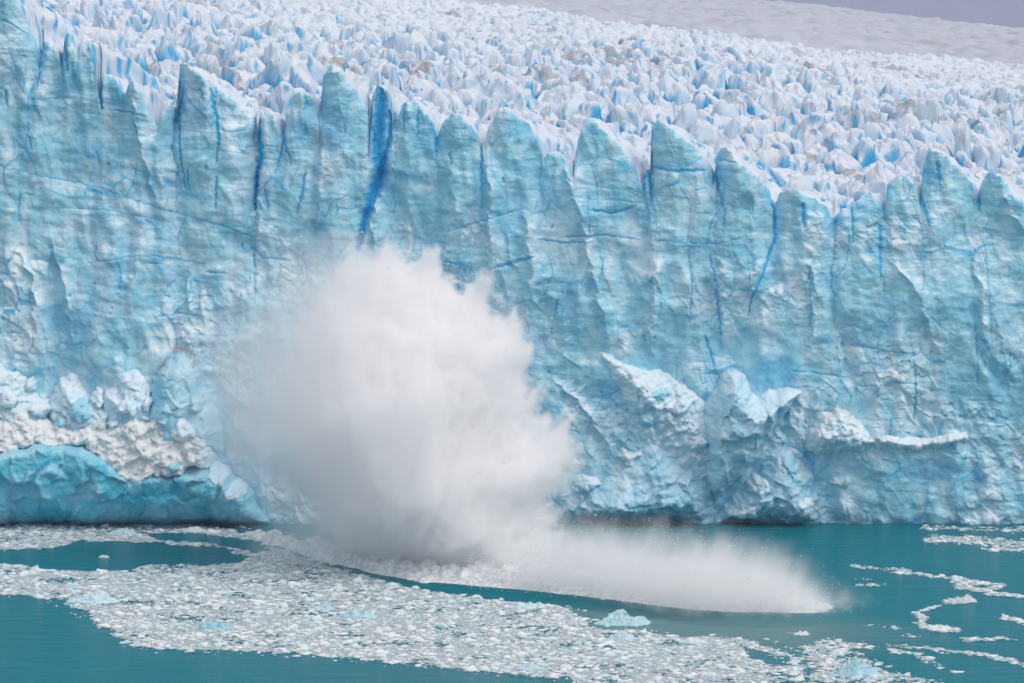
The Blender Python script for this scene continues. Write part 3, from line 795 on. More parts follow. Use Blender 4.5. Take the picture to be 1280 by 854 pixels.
STRIPS = [  # centre line, half width px, density
    ([(1066, 708), (1096, 711), (1115, 713)], 2.0, .7), ([(1122, 714), (1160, 719), (1200, 727), (1248, 732)], 3.2, 1.0), ([(1200, 734), (1230, 738), (1252, 735)], 4, .8), ([(1236, 742), (1262, 744), (1300, 748)], 2.2, .9),
    ([(1186, 752), (1200, 751), (1212, 752)], 4.5, .8), ([(1168, 758), (1150, 764), (1146, 770)], 3, .7), ([(1148, 770), (1156, 782), (1176, 786), (1192, 788)], 4, 1.0),
    ([(1156, 660), (1200, 661), (1280, 664), (1330, 666)], 3.5, .55), ([(1172, 674), (1220, 676), (1260, 681), (1330, 680)], 6.5, .75), ([(1230, 686), (1290, 688)], 3, .7),
    ([(1110, 806), (1150, 810), (1180, 814)], 2, .8), ([(1176, 814), (1230, 819), (1262, 826), (1300, 834)], 3.4, 1.0), ([(1112, 812), (1146, 818), (1152, 824), (1170, 832), (1198, 842)], 2.4, .8),
    ([(1198, 799), (1230, 800), (1266, 799)], 2.6, .8), ([(1262, 774), (1300, 780)], 4, 1.0), ([(1072, 732), (1100, 733)], 2.4, .5), ([(1074, 724), (1094, 725)], 2.0, .5), ([(1084, 782), (1120, 785)], 1.6, .5),
    ([(990, 792), (1016, 794)], 1.6, .6), ([(1134, 794), (1156, 799)], 1.6, .5), ([(960, 812), (1040, 814)], 4, .5), ([(1172, 722), (1150, 716)], 2.2, .6)]


def brash_density(px, py):
    d = np.zeros(px.shape, f32)
    wpx = px + 10 * noise2(px / 24, py / 7, 601) + 5 * noise2(px / 8, py / 2.5, 605); wpy = py + 2.2 * noise2(px / 30, py / 6, 602) + 1.2 * noise2(px / 9, py / 3, 606)
    for p in BRASH:
        s = poly_sd(wpx / 4, wpy, [(a / 4, b) for a, b in p])
        d = np.maximum(d, .10 * sstep(-6, -1, s))
        d = np.maximum(d, sstep(-.4, 1.6, s) * (.80 + .35 * noise2(px / 60, py / 10, 603)))
    for p in HOLES:
        s = poly_sd(wpx / 4, wpy, [(a / 4, b) for a, b in p])
        d = d * (1 - sstep(-.9, .6, s))
    for pts, hw, k in STRIPS:
        q, tt = line_d(wpx / 2.2, wpy, [(a / 2.2, b) for a, b in pts])
        d = np.maximum(d, k * sstep(hw * 1.1, hw * .35, q))
    ex = np.interp(px, [p[0] for p in FOAM_EDGE], [p[1] for p in FOAM_EDGE])
    d = d * (1 - sstep(380, 440, px) * sstep(1110, 1060, px) * sstep(ex + 6, ex + 2, py) * (py > ex - 30))
    thin = sstep(880, 1010, px) * sstep(790, 800, py)
    d = d * (1 - .45 * thin * sstep(-.3, .3, noise2(px / 40, py / 6, 604)))
    return np.clip(d, 0, 1)


def floe_mesh(seed, sub, flat, spike, blue_, mat=None):
    """one lump of floating ice about 2 m across, base a little under the water"""
    import bmesh
    bm = bmesh.new(); bmesh.ops.create_icosphere(bm, subdivisions=sub, radius=1)
    v = np.array([p.co[:] for p in bm.verts], f32)
    f = np.array([[p.index for p in t.verts] for t in bm.faces]); bm.free()
    r_ = np.random.default_rng(seed)
    rad = np.full(len(v), 1.0, f32)
    for _ in range(14):                                   # chip it with random planes
        n = r_.normal(size=3); n /= np.linalg.norm(n); k = r_.uniform(.5, .95)
        dt = v @ n
        rad = np.where(dt > 1e-3, np.minimum(rad, k / np.maximum(dt, 1e-3)), rad)
    rad = rad * (1 + .22 * fbm3(v[:, 0] * 1.7 + seed, v[:, 1] * 1.7, v[:, 2] * 1.7, 4, seed))
    v = v * rad[:, None]
    v[:, 0] *= r_.uniform(.9, 1.2); v[:, 1] *= r_.uniform(.6, .9)
    top = spike * np.clip(noise2(v[:, 0] * 1.3 + seed, v[:, 1] * 1.3, seed), 0, 1)
    v[:, 2] = np.where(v[:, 2] > 0, v[:, 2] * flat * (1 + top), v[:, 2] * .25)
    cr = np.clip(.45 + .6 * sstep(.0, .5 * flat, v[:, 2]) - .3 * blue_, 0, 1)
    bl = np.clip(blue_ * (.7 + .5 * noise2(v[:, 0] * 2, v[:, 2] * 3 + seed, seed)), 0, 1)
    return v, f, np.stack([cr, bl, 0 * cr], -1)


# thousands of small bits that nobody could count: one object
n_try = 90000
bx = rng.uniform(-70, 1350, n_try).astype(f32)
Rn, Rf = CAM_H * FPX / (868 - EYE_ROW), CAM_H * FPX / (647 - EYE_ROW)
Rr = np.sqrt(rng.uniform(Rn ** 2, Rf ** 2, n_try)); by_ = (EYE_ROW + CAM_H * FPX / Rr).astype(f32)
den = brash_density(bx, by_)
keep = rng.random(n_try) < den * .95
bx, by_, den = bx[keep], by_[keep], den[keep]
wx_, wy_ = on_water(bx, by_)
protos = [floe_mesh(700 + i, 1, .42, .6, 0) for i in range(10)]
size = (.14 + .26 * rng.random(len(wx_)) ** 2.2 + .8 * rng.random(len(wx_)) ** 11)
VV, FF, MM, off = [], [], [], 0
which = rng.integers(0, 10, len(wx_)); rot = rng.uniform(0, 6.283, len(wx_))
for i in range(10):
    s = which == i; v, f, mk = protos[i]
    c, sn = np.cos(rot[s])[:, None], np.sin(rot[s])[:, None]; sz = size[s][:, None]
    x = (v[None, :, 0] * c - v[None, :, 1] * sn) * sz * 1.15 + wx_[s][:, None]; y = (v[None, :, 0] * sn + v[None, :, 1] * c) * sz * 1.15 + wy_[s][:, None]
    z = v[None, :, 2] * sz * rng.uniform(.35, 1.05, sz.shape) + .012 + wave(wx_[s], wy_[s])[:, None]
    n = s.sum()
    VV.append(np.stack([x, y, z], -1).reshape(-1, 3)); FF.append((f[None] + (np.arange(n) * len(v))[:, None, None] + off).reshape(-1, 3))
    br = rng.uniform(-.5, .3, (n, 1))
    MM.append(np.stack([np.clip(mk[None, :, 0] + br, 0, 1), np.repeat(np.clip(rng.uniform(-.5, .35, (n, 1)), 0, 1), len(v), 1), np.repeat(np.clip(rng.uniform(-1.2, .45, (n, 1)), 0, 1), len(v), 1)], -1).reshape(-1, 3)); off += n * len(v)
o = obj('brash_ice', make_mesh('brash_ice', np.concatenate(VV), np.concatenate(FF), np.concatenate(MM), None, M_BERG))
tag(o, 'carpet of small broken ice bits drifting on the lake', 'brash ice', None, 'stuff')
print('brash', len(wx_), round(time.time() - T0, 1))

# grey slurry of crushed ice between the bits
xs = np.arange(-100, 100, .34); yy = np.arange(-144, 1.2, .34)
X, Y = np.meshgrid(xs, yy, indexing='ij')
Rw = Y + CAM_D; pxs = (X / Rw * FPX + 640).astype(f32); pys = (EYE_ROW + CAM_H * FPX / Rw).astype(f32)
ds = brash_density(pxs, pys)
inn = (ds + .32 * noise2(X / 1.1, Y / 1.1, 611) + .25 * noise2(X / 5, Y / 5, 612) > .60) & (np.abs(pxs - 640) < 760)
kq = inn[:-1, :-1].reshape(-1)
q = grid_quads(len(xs), len(yy))[kq]; ids, inv = np.unique(q, return_inverse=True)
Zs = .025 + .02 * fbm2(X / .8, Y / .8, 3, 613) + wave(X, Y)
sl = np.stack([np.clip(.25 + .5 * fbm2(X / .9, Y / .9, 3, 614), 0, 1), 0 * X, np.clip(.30 + .5 * fbm2(X / 1.6, Y / 1.6, 3, 615), 0, 1)], -1)
M_SLUSH = ice_material('slush', (.25, .42, .48), (.38, .51, .56), (.62, .66, .69), (.16, .52, .68), (.36, .36, .37), scale=2.5)
o = obj('slush', make_mesh('slush', np.stack([X, Y, Zs], -1).reshape(-1, 3)[ids], inv.reshape(q.shape), sl.reshape(-1, 3)[ids], None, M_SLUSH))
tag(o, 'grey slush of crushed ice between the floating bits', None, None, 'stuff')

# single floes one could count
floe_protos = []
for i in range(12):
    v, f, mk = floe_mesh(800 + i, 3, .34 + .02 * (i % 4), .9, .45 if i % 4 == 0 else .05)
    floe_protos.append((make_mesh('ice_floe', v, f, mk, None, M_BERG), i % 4 == 0))


def put_floe(px, py, wpx, hpx, proto, label, group=None, name='ice_floe', rz=None):
    x, y = on_water(px, py); s = (y + CAM_D) / FPX
    o = obj(name, floe_protos[proto][0], None, (x, y, .0))
    h = hpx * s / .45
    o.scale = (wpx * s / 2.0, wpx * s / 2.0 * random.uniform(.7, 1.1), h)
    o.rotation_euler = (0, 0, random.uniform(-.5, .5) + (math.pi if random.random() < .5 else 0))
    tag(o, label, 'ice floe' if name == 'ice_floe' else 'iceberg', group)
    return o


def berg(name, px0, px1, prow, tops, label, seed, blue_=.25, crust_=.4, depth=.55):
    """a larger floating piece: profile of its top as (photo px, height px above its waterline)"""
    xs0, y0 = on_water((px0 + px1) / 2, prow); s = (y0 + CAM_D) / FPX
    w = (px1 - px0) * s; n = 150
    a = np.linspace(0, 2 * math.pi, n, endpoint=False); k = 44
    rho = np.linspace(0, 1, k)
    A, Rr_ = np.meshgrid(a, rho, indexing='ij')
    wob = 1 + .12 * noise2(np.cos(A) * 2 + seed, np.sin(A) * 2, seed) + .05 * noise2(np.cos(A) * 6 + seed, np.sin(A) * 6, seed)
    X = np.cos(A) * Rr_ * w / 2 * wob; Y = np.sin(A) * Rr_ * w / 2 * depth * wob
    hp = np.interp(X / s + (px0 + px1) / 2, [t[0] for t in tops], [t[1] for t in tops]) * s
    hp = hp * (.80 + .45 * noise2(X / w * 6 + seed, Y / w * 3, seed + 2)) * .9
    A1, A2, c, ox, oy, _ = worley(X / w * 6 + seed, Y / w * 6, seed)
    Z = hp * np.clip(1 - Rr_ ** 3, 0, 1) * (1 + .5 * oy * (_r[3][c] - .3) + .4 * ox * (_r[4][c] - .5)) + .34 * hp * (fbm2(X / w * 14 + seed, Y / w * 14, 4, seed) + .6 * ridged2(X / w * 9 + seed, Y / w * 9, 2, seed + 1) - .5) * (1 - Rr_ ** 4) - .35 * Rr_ ** 8
    V = np.stack([X, Y, Z], -1)
    # bottom ring under water
    cr = np.clip(crust_ + .5 * sstep(.2, .8, Z / (Z.max() + 1e-6)), 0, 1); bl = np.clip(blue_ * (1 + noise2(X / w * 8 + seed, Y / w * 8 + Z / w * 8, seed)), 0, 1)
    Vf = V.reshape(-1, 3); q = grid_quads(n, k)
    close = np.stack([np.arange(k - 1) + (n - 1) * k, np.arange(k - 1), np.arange(k - 1) + 1, np.arange(k - 1) + (n - 1) * k + 1], -1)
    Vb = Vf.copy(); Vb[:, 2] = -.4 - .4 * (1 - Rr_.reshape(-1))
    qq = np.concatenate([q, close]); nV = len(Vf)
    me = make_mesh(name, np.concatenate([Vf, Vb]), np.concatenate([qq, qq[:, ::-1] + nV]), np.tile(np.stack([cr, bl, 0 * cr], -1).reshape(-1, 3), (2, 1)), None, M_BERG)
    o = obj(name, me, None, (xs0, y0, 0.02)); tag(o, label, 'iceberg')
    return o


berg('iceberg', 738, 822, 779, [(736, 3), (752, 7), (764, 11), (774, 15), (784, 12), (796, 9), (806, 9.5), (816, 4), (824, 1)], 'largest blue white iceberg with a central peak, floating alone below the mist', 71, .42, .25)
berg('iceberg', 755, 798, 799, [(752, 2), (768, 8), (778, 12), (790, 7), (800, 1)], 'small domed iceberg just in front of the peaked blue one', 72, .3, .4)
berg('iceberg', 1036, 1108, 844, [(1034, 3), (1050, 12), (1064, 20), (1078, 18), (1092, 10), (1110, 2)], 'broad pale blue iceberg in the lower right brash ice', 73, .42, .2)
berg('iceberg', 420, 476, 772, [(418, 2), (432, 10), (448, 13), (462, 9), (478, 2)], 'pale cyan iceberg with a jagged low top in the middle brash ice', 74, .4, .25)
berg('iceberg', 384, 420, 762, [(382, 1), (396, 6), (408, 8), (422, 2)], 'low cyan iceberg just left of the jagged cyan one', 75, .35, .3)
berg('iceberg', 242, 290, 786, [(240, 2), (256, 9), (270, 11), (284, 7), (292, 1)], 'bright turquoise iceberg standing in the lower left brash ice', 76, .6, .05)
berg('iceberg', 78, 156, 752, [(76, 2), (96, 7), (112, 10), (134, 9), (158, 2)], 'long pale iceberg along the left edge of the brash ice', 77, .35, .35)
berg('iceberg', 36, 52, 714, [(34, 2), (40, 6), (47, 8), (54, 1)], 'small upright white iceberg on the near shore of the open pool', 78, .05, .8)
berg('iceberg', 122, 138, 697, [(120, 1), (128, 3.5), (134, 3), (140, .5)], 'lone tiny white iceberg floating in the open pool', 79, .05, .8)
berg('iceberg', 130, 176, 668, [(128, 1), (146, 7), (160, 9), (178, 2)], 'light blue iceberg in the band of ice against the cliff foot', 80, .35, .3)
berg('iceberg', 224, 262, 664, [(222, 1), (240, 6), (252, 5), (264, 1)], 'whitish hump of ice at the back end of the thin ice arm', 81, .1, .7)
berg('iceberg', 20, 42, 656, [(18, 1), (30, 6), (44, 1)], 'white hump of ice against the foot of the blue ledge', 82, .1, .7)
berg('iceberg', 1196, 1222, 752, [(1194, 2), (1204, 7), (1214, 8), (1224, 2)], 'blocky white iceberg on the short strip of ice at the right', 83, .12, .7)
berg('iceberg', 1164, 1192, 787, [(1162, 2), (1174, 6), (1184, 6), (1194, 1)], 'white iceberg at the tip of the hooked ice strip', 84, .08, .8)
berg('iceberg', 990, 1014, 793, [(988, 1), (1000, 4.5), (1008, 4), (1016, .5)], 'flat white iceberg alone on the grey green water below the mist', 85, .05, .8)
berg('iceberg', 632, 690, 760, [(630, 1), (646, 8), (664, 7), (680, 5), (692, 1)], 'flat cyan tinted iceberg touching the swell under the splash', 86, .3, .4)
berg('iceberg', 846, 886, 803, [(844, 1), (860, 6), (874, 5), (888, 1)], 'long flat white iceberg right of the small domed one', 87, .15, .6)
berg('iceberg', 640, 680, 836, [(638, 1), (654, 8), (668, 7), (682, 1)], 'pale iceberg on the near rim of the brash ice at the bottom', 88, .35, .35)
NB = 18
taken = []
placed = 0
tries = 0
while placed < 300 - NB and tries < 20000:
    tries += 1
    px, py = random.uniform(-10, 1290), random.uniform(650, 852)
    d = float(brash_density(np.array([px], f32), np.array([py], f32))[0])
    if random.random() > d * .9: continue
    if any(abs(px - a) < 14 and abs(py - b) < 3 for a, b in taken): continue
    taken.append((px, py)); placed += 1
    w = (10 + 15 * random.random() ** 2.2) * (.75 + .25 * (py - 650) / 200)
    p = random.randrange(12)
    if px > 1062 and py < 806:
        lb, gr = 'small white ice floe in the thin drift strips on open water', 'floes in the drift strips'
    elif floe_protos[p][1]:
        lb, gr = 'small cyan tinted ice floe set among the white brash ice', 'cyan floes in the brash ice'
    else:
        lb, gr = 'small white ice floe set among the brash ice on the lake', 'white floes in the brash ice'
    put_floe(px, py, w, w * random.uniform(.24, .36), p, lb, gr)
print('floes', placed, round(time.time() - T0, 1))

# ------------------------------------------------------------------ the splash
R_PL = 455.0                                             # distance of the main column
S_PL = R_PL / FPX


def vol_material(name, dens, col, aniso):
    m, nt, ns, ln = new_mat(name)
    out = nd(ns, 'ShaderNodeOutputMaterial'); pv = nd(ns, 'ShaderNodeVolumePrincipled')
    pv.inputs['Color'].default_value = (*col, 1); pv.inputs['Density'].default_value = dens; pv.inputs['Anisotropy'].default_value = aniso
    pv.inputs['Density Attribute'].default_value = 'density'
    ln.new(pv.outputs[0], out.inputs['Volume'])
    return m


def volume_object(name, lo, hi, vox, density_fn, mat, parent):
    """voxels computed here, turned into a fog volume by a node modifier that reads them back"""
    n = [int(math.ceil((hi[i] - lo[i]) / vox)) + 1 for i in range(3)]
    ax = [(lo[i] + np.arange(n[i]) * vox).astype(f32) for i in range(3)]
    X, Y, Z = np.meshgrid(*ax, indexing='ij')
    den = density_fn(X, Y, Z).astype(f32)
    me = bpy.data.meshes.new(name)
    V = np.stack([X, Y, Z], -1).reshape(-1, 3)
    me.vertices.add(len(V)); me.vertices.foreach_set('co', V.ravel())
    a = me.attributes.new('fog', 'FLOAT', 'POINT'); a.data.foreach_set('value', den.ravel())
    o = obj(name, me, parent)
    ng = bpy.data.node_groups.new(name + '_fog', 'GeometryNodeTree')
    ng.interface.new_socket('Geometry', in_out='INPUT', socket_type='NodeSocketGeometry')
    ng.interface.new_socket('Geometry', in_out='OUTPUT', socket_type='NodeSocketGeometry')
    ns, ln = ng.nodes, ng.links
    gi = ns.new('NodeGroupInput'); go = ns.new('NodeGroupOutput')
    vc = ns.new('GeometryNodeVolumeCube'); pos = ns.new('GeometryNodeInputPosition')
    vc.inputs['Min'].default_value = lo; vc.inputs['Max'].default_value = [lo[i] + (n[i] - 1) * vox for i in range(3)]
    for i, k in enumerate('XYZ'): vc.inputs['Resolution ' + k].default_value = n[i]
    sep = ns.new('ShaderNodeSeparateXYZ'); ln.new(pos.outputs[0], sep.inputs[0])
    idx = []
    for i in range(3):
        m1 = ns.new('ShaderNodeMath'); m1.operation = 'SUBTRACT'; ln.new(sep.outputs[i], m1.inputs[0]); m1.inputs[1].default_value = lo[i]
        m2 = ns.new('ShaderNodeMath'); m2.operation = 'DIVIDE'; ln.new(m1.outputs[0], m2.inputs[0]); m2.inputs[1].default_value = vox
        m3 = ns.new('ShaderNodeMath'); m3.operation = 'ROUND'; ln.new(m2.outputs[0], m3.inputs[0])
        m4 = ns.new('ShaderNodeClamp'); ln.new(m3.outputs[0], m4.inputs[0]); m4.inputs[1].default_value = 0; m4.inputs[2].default_value = n[i] - 1
        idx.append(m4)
    # (ix*ny + iy)*nz + iz
    a1 = ns.new('ShaderNodeMath'); a1.operation = 'MULTIPLY_ADD'; ln.new(idx[0].outputs[0], a1.inputs[0]); a1.inputs[1].default_value = n[1]; ln.new(idx[1].outputs[0], a1.inputs[2])
    a2 = ns.new('FunctionNodeFloatToInt'); ln.new(a1.outputs[0], a2.inputs[0])
    a3 = ns.new('FunctionNodeIntegerMath'); a3.operation = 'MULTIPLY'; ln.new(a2.outputs[0], a3.inputs[0]); a3.inputs[1].default_value = n[2]
    a4 = ns.new('FunctionNodeFloatToInt'); ln.new(idx[2].outputs[0], a4.inputs[0])
    a5 = ns.new('FunctionNodeIntegerMath'); a5.operation = 'ADD'; ln.new(a3.outputs[0], a5.inputs[0]); ln.new(a4.outputs[0], a5.inputs[1])
    na = ns.new('GeometryNodeInputNamedAttribute'); na.data_type = 'FLOAT'; na.inputs[0].default_value = 'fog'
    si = ns.new('GeometryNodeSampleIndex'); si.data_type = 'FLOAT'; si.domain = 'POINT'
    ln.new(gi.outputs[0], si.inputs['Geometry']); ln.new(na.outputs[0], si.inputs['Value']); ln.new(a5.outputs[0], si.inputs['Index'])
    ln.new(si.outputs[0], vc.inputs['Density'])
    sm = ns.new('GeometryNodeSetMaterial'); sm.inputs['Material'].default_value = mat
    ln.new(vc.outputs[0], sm.inputs[0]); ln.new(sm.outputs[0], go.inputs[0])
    md = o.modifiers.new('fog', 'NODES'); md.node_group = ng
    me.materials.append(mat)
    print(name, n, round(time.time() - T0, 1))
    return o


COLUMN = [(352, 700), (362, 668), (352, 640), (316, 612), (276, 584), (254, 545), (266, 480), (282, 430), (320, 392), (362, 352), (392, 322), (414, 308), (440, 311), (458, 326), (480, 317), (500, 336), (514, 348), (530, 338), (550, 346), (574, 364), (590, 358), (606, 372), (622, 402), (645, 412), (668, 432), (652, 462), (660, 490), (654, 515), (672, 536), (702, 540), (714, 560), (704, 590), (680, 618), (690, 660), (700, 748), (560, 738), (450, 716)]
CURTAIN = [(620, 750), (640, 690), (700, 652), (760, 642), (860, 644), (925, 648), (966, 664), (1000, 686), (1030, 710), (1068, 738), (1100, 760), (1122, 769), (1000, 772), (930, 773), (860, 770), (760, 757), (690, 750)]


def to_m(poly, R):
    s = R / FPX
    return [((a - 640) * s, CAM_H + (EYE_ROW - b) * s) for a, b in poly]


Pcol, Pcur = to_m(COLUMN, R_PL), to_m(CURTAIN, 428.0)


def column_shape(X, Z, Y):
    return None


def column_density(X, Y, Z):
    x2, z2 = X[:, 0, :], Z[:, 0, :]
    s = poly_sd(x2, z2, Pcol)[:, None, :]
    yc = R_PL - CAM_D
    # axis runs obliquely: the foot lies nearer on the right
    yy = Y - (yc + edge_y(X) * 0.0 - .25 * (X + 17))
    half = 3 + 9 * np.sqrt(np.clip(s, 0, 14) / 14)
    dd = s - np.maximum(np.abs(yy) - half * .35, 0) * .95
    left = sstep(-14, -34, X)                      # soft, thin side
    low = sstep(20, 4, Z)
    act = (dd > -9) & (dd < 16)
    x, y, z, q, lf, lw = X[act], Y[act], Z[act], dd[act], left[act], low[act]
    ang = np.arctan2(x + 17, z + 6); rad = np.hypot(x + 17, z + 6)
    wx = x + 2.5 * noise3(x / 9, y / 9, z / 9, 901); wz = z + 2.5 * noise3(x / 9, y / 9, z / 9, 902)
    bil = 1 - 2 * np.abs(noise3(wx / 7, y / 7, wz / 7, 903)); bil2 = 1 - 2 * np.abs(noise3(wx / 3, y / 3, wz / 3, 904))
    fine = 1 - 2 * np.abs(noise3(wx / 1.3, y / 1.3, wz / 1.3, 905)) + .8 * noise3(x / .6, y / .6, z / .6, 908)
    jets = noise3(ang * 11, rad / 14, y / 6, 906); jet2 = noise3(ang * 30, rad / 9, y / 3.5, 909)
    n = 1.5 * bil + 1.2 * bil2 + 1.3 * fine - .5 + (2.0 * jets + 1.5 * jet2) * np.clip(rad / 26, .15, 1.1)
    e = q + n * (1 - .3 * lf)
    w = 1.5 + 10 * lf + 1.5 * lw
    den = sstep(-.15, 1, e / w) ** 1.4
    den = den * (1 - .78 * lf) * (.66 + .40 * bil2 + .14 * jet2 * np.clip(rad / 30, 0, 1) + .5 * fbm3(x / 6, y / 6, z / 6, 2, 907))
    veil = sstep(-5.5, 1.5, q + 2.0 * jets + 1.5 * jet2 + .8 * bil2) ** 1.5 * .05
    veil = np.maximum(veil, lf * .085 * sstep(-8.5, 2, q + 1.2 * bil2 + 1.0 * jets))
    out_ = np.where(dd >= 16, 1 - .78 * left, 0).astype(f32)
    out_[act] = np.maximum(den, veil)
    return np.clip(out_, 0, 2) * sstep(-.3, .4, Z)


def curtain_density(X, Y, Z):
    x2, z2 = X[:, 0, :], Z[:, 0, :]
    s = poly_sd(x2, z2, Pcur)[:, None, :]
    yc = edge_y(X) + 6.5
    yy = np.abs(Y - yc)
    streak = noise3((X - .35 * Z) / 2.2, Y / 5, Z / 16, 921); str2 = noise3((X - .35 * Z) / .8, Y / 3, Z / 7, 922)
    bil = 1 - 2 * np.abs(noise3(X / 4, Y / 4, Z / 4, 923))
    ht = np.clip(Z / 13, 0, 1)
    e = s + 1.4 + .9 * streak + .3 * str2 + 1.5 * bil - .6 + 1.2 * noise3(X / 7, Y / 7, Z / 7, 924) - np.maximum(yy - 2.5, 0) * .6
    right = sstep(28, 48, X)
    den = sstep(0, 1, e / (6.5 + 3 * right)) * (np.exp(-Z / 2.4) * .55 + .22 * (1 - .7 * ht) * np.clip(.9 + .6 * streak + .25 * str2 + .5 * bil, .1, 2)) * (1 - .45 * right)
    return np.clip(den, 0, 2) * sstep(-.3, .3, Z)


splash = empty('splash', (-17, R_PL - CAM_D, 0))
tag(splash, 'towering white burst of spray and mist thrown up by calved ice', 'splash')


def child_abs(o, parent):
    o.parent = parent; o.matrix_parent_inverse = __import__('mathutils').Matrix.Translation(parent.location).inverted()


M_MIST = vol_material('spray_mist', .65, (.998, .998, .999), 0.0)
ov = volume_object('mist', (-52, -66, -.6), (12, -28, 47), .22, column_density, M_MIST, None); child_abs(ov, splash); ov['kind'] = 'stuff'
oc = volume_object('spray_curtain', (-8, -92, -.6), (54, -50, 17), .30, curtain_density, M_MIST, None); child_abs(oc, splash); oc['kind'] = 'stuff'

# heavy white water: foam along the foot of the splash
m_foam, nt, ns, ln = new_mat('white_water')
out = nd(ns, 'ShaderNodeOutputMaterial'); bs = nd(ns, 'ShaderNodeBsdfPrincipled'); bs.inputs['Base Color'].default_value = (.84, .86, .87, 1); bs.inputs['Roughness'].default_value = .8; bs.inputs['Specular IOR Level'].default_value = .2
tc = nd(ns, 'ShaderNodeTexCoord'); n1 = nd(ns, 'ShaderNodeTexNoise'); n1.inputs['Scale'].default_value = 1.2; n1.inputs['Detail'].default_value = 8; ln.new(tc.outputs['Object'], n1.inputs['Vector'])
rp = nd(ns, 'ShaderNodeMapRange'); rp.inputs[1].default_value = .36; rp.inputs[2].default_value = .56; ln.new(n1.outputs[0], rp.inputs[0])
mx = nd(ns, 'ShaderNodeMix', data_type='RGBA'); mx.inputs[6].default_value = (.50, .62, .64, 1); mx.inputs[7].default_value = (.86, .87, .88, 1); ln.new(rp.outputs[0], mx.inputs[0]); ln.new(mx.outputs[2], bs.inputs['Base Color'])
bp = nd(ns, 'ShaderNodeBump'); bp.inputs['Strength'].default_value = .6; ln.new(n1.outputs[0], bp.inputs['Height']); ln.new(bp.outputs[0], bs.inputs['Normal']); ln.new(bs.outputs[0], out.inputs[0])
nfx, nfy = 620, 90
xs = np.linspace(fe[0, 0] + .5, fe[-1, 0] - 1.0, nfx); tt = np.linspace(0, 1, nfy)
Xw = np.repeat(xs[:, None], nfy, 1)
wid = 22 * sstep(fe[0, 0], -10, xs)[:, None] * (.35 + .65 * sstep(fe[-1, 0] + 2, 28, xs)[:, None]) + 2.0
Yw = edge_y(Xw) + .5 + wid * tt[None] + 1.5 * noise2(Xw / 5, Xw * 0, 951) * (1 - tt[None]) + .7 * noise2(Xw / 1.4, Xw * 0, 952) * (1 - tt[None])
prof = np.sin(np.clip(tt[None] * 1.02, 0, 1) * math.pi) ** .7
hgt_f = (1 - .65 * sstep(22, 44, xs))[:, None]
ends = sstep(0, .07, (xs - xs[0]) / (xs[-1] - xs[0]))[:, None] * sstep(.985, .86, (xs - xs[0]) / (xs[-1] - xs[0]))[:, None]
Zw = wave(Xw, Yw) + prof * ends * hgt_f * (1.5 + 1.0 * fbm2(Xw / 3, Yw / 3, 4, 953) + .3 * ridged2(Xw / 1.2, Yw / 1.2, 2, 954)) - .25 * (1 - prof) - .1
Pf = np.stack([Xw, Yw, Zw], -1)
o = obj('foam', make_mesh('foam', Pf.reshape(-1, 3), grid_quads(nfx, nfy), None, None, m_foam)); tag(o, None, None, None, 'stuff'); o['label'] = 'churning white foam along the front of the splash'

# spray: drops and ice crumbs flung out of the column
m_drop, nt, ns, ln = new_mat('spray_drops')
out = nd(ns, 'ShaderNodeOutputMaterial'); bs = nd(ns, 'ShaderNodeBsdfPrincipled'); bs.inputs['Base Color'].default_value = (.88, .90, .91, 1); bs.inputs['Roughness'].default_value = .6; ln.new(bs.outputs[0], out.inputs[0])
nn = 110000
sx = rng.uniform(-46, 16, nn).astype(f32); sz_ = rng.uniform(0, 48, nn).astype(f32)
sd = poly_sd(sx, sz_, Pcol)
side = sstep(-36, -14, sx) * .9 + .1
prob = np.where(sd > -.5, .55 * np.exp(-np.maximum(sd, 0) / 5), .8 * np.exp(sd / 2.6) * np.clip(.4 + 2.2 * noise2(np.arctan2(sx + 17, sz_ + 6) * 14, np.hypot(sx + 17, sz_) / 12, 991), .03, 1.6)) * side
k = rng.random(nn) < prob * .8
sx, sz_, sd = sx[k], sz_[k], sd[k]
sy = R_PL - CAM_D - .25 * (sx + 17) + rng.normal(0, 1, len(sx)) * (2 + 2.5 * np.sqrt(np.clip(sd, 0, 10)))
nc = 26000
cx_ = rng.uniform(-6, 46, nc); cz_ = rng.exponential(2.6, nc) * (1 - .7 * sstep(20, 46, cx_)); cy_ = edge_y(cx_) + rng.normal(3.6, 2.6, nc)
kc = (cz_ < 13) & (rng.random(nc) > sstep(30, 45, cx_ + rng.normal(0, 1.5, nc))) & (cy_ > edge_y(cx_) - .8 - .25 * rng.random(nc)); cx_, cy_, cz_ = cx_[kc], cy_[kc], cz_[kc] + .1
sx, sy, sz_ = np.concatenate([sx, cx_]), np.concatenate([sy, cy_]), np.concatenate([sz_, cz_])
tet = np.array([(1, 1, 1), (-1, -1, 1), (-1, 1, -1), (1, -1, -1)], f32) * .62
tf = np.array([(0, 1, 2), (0, 3, 1), (0, 2, 3), (1, 3, 2)])
ss = .03 + .06 * rng.random(len(sx)) ** 3 + .08 * rng.random(len(sx)) ** 30
V = (tet[None] * ss[:, None, None] + np.stack([sx, sy, sz_], -1)[:, None, :]).reshape(-1, 3)
o = obj('spray_drops', make_mesh('spray_drops', V, (tf[None] + (np.arange(len(sx)) * 4)[:, None, None]).reshape(-1, 3), None, None, m_drop)); o['kind'] = 'stuff'; child_abs(o, splash)
print('drops', len(sx))

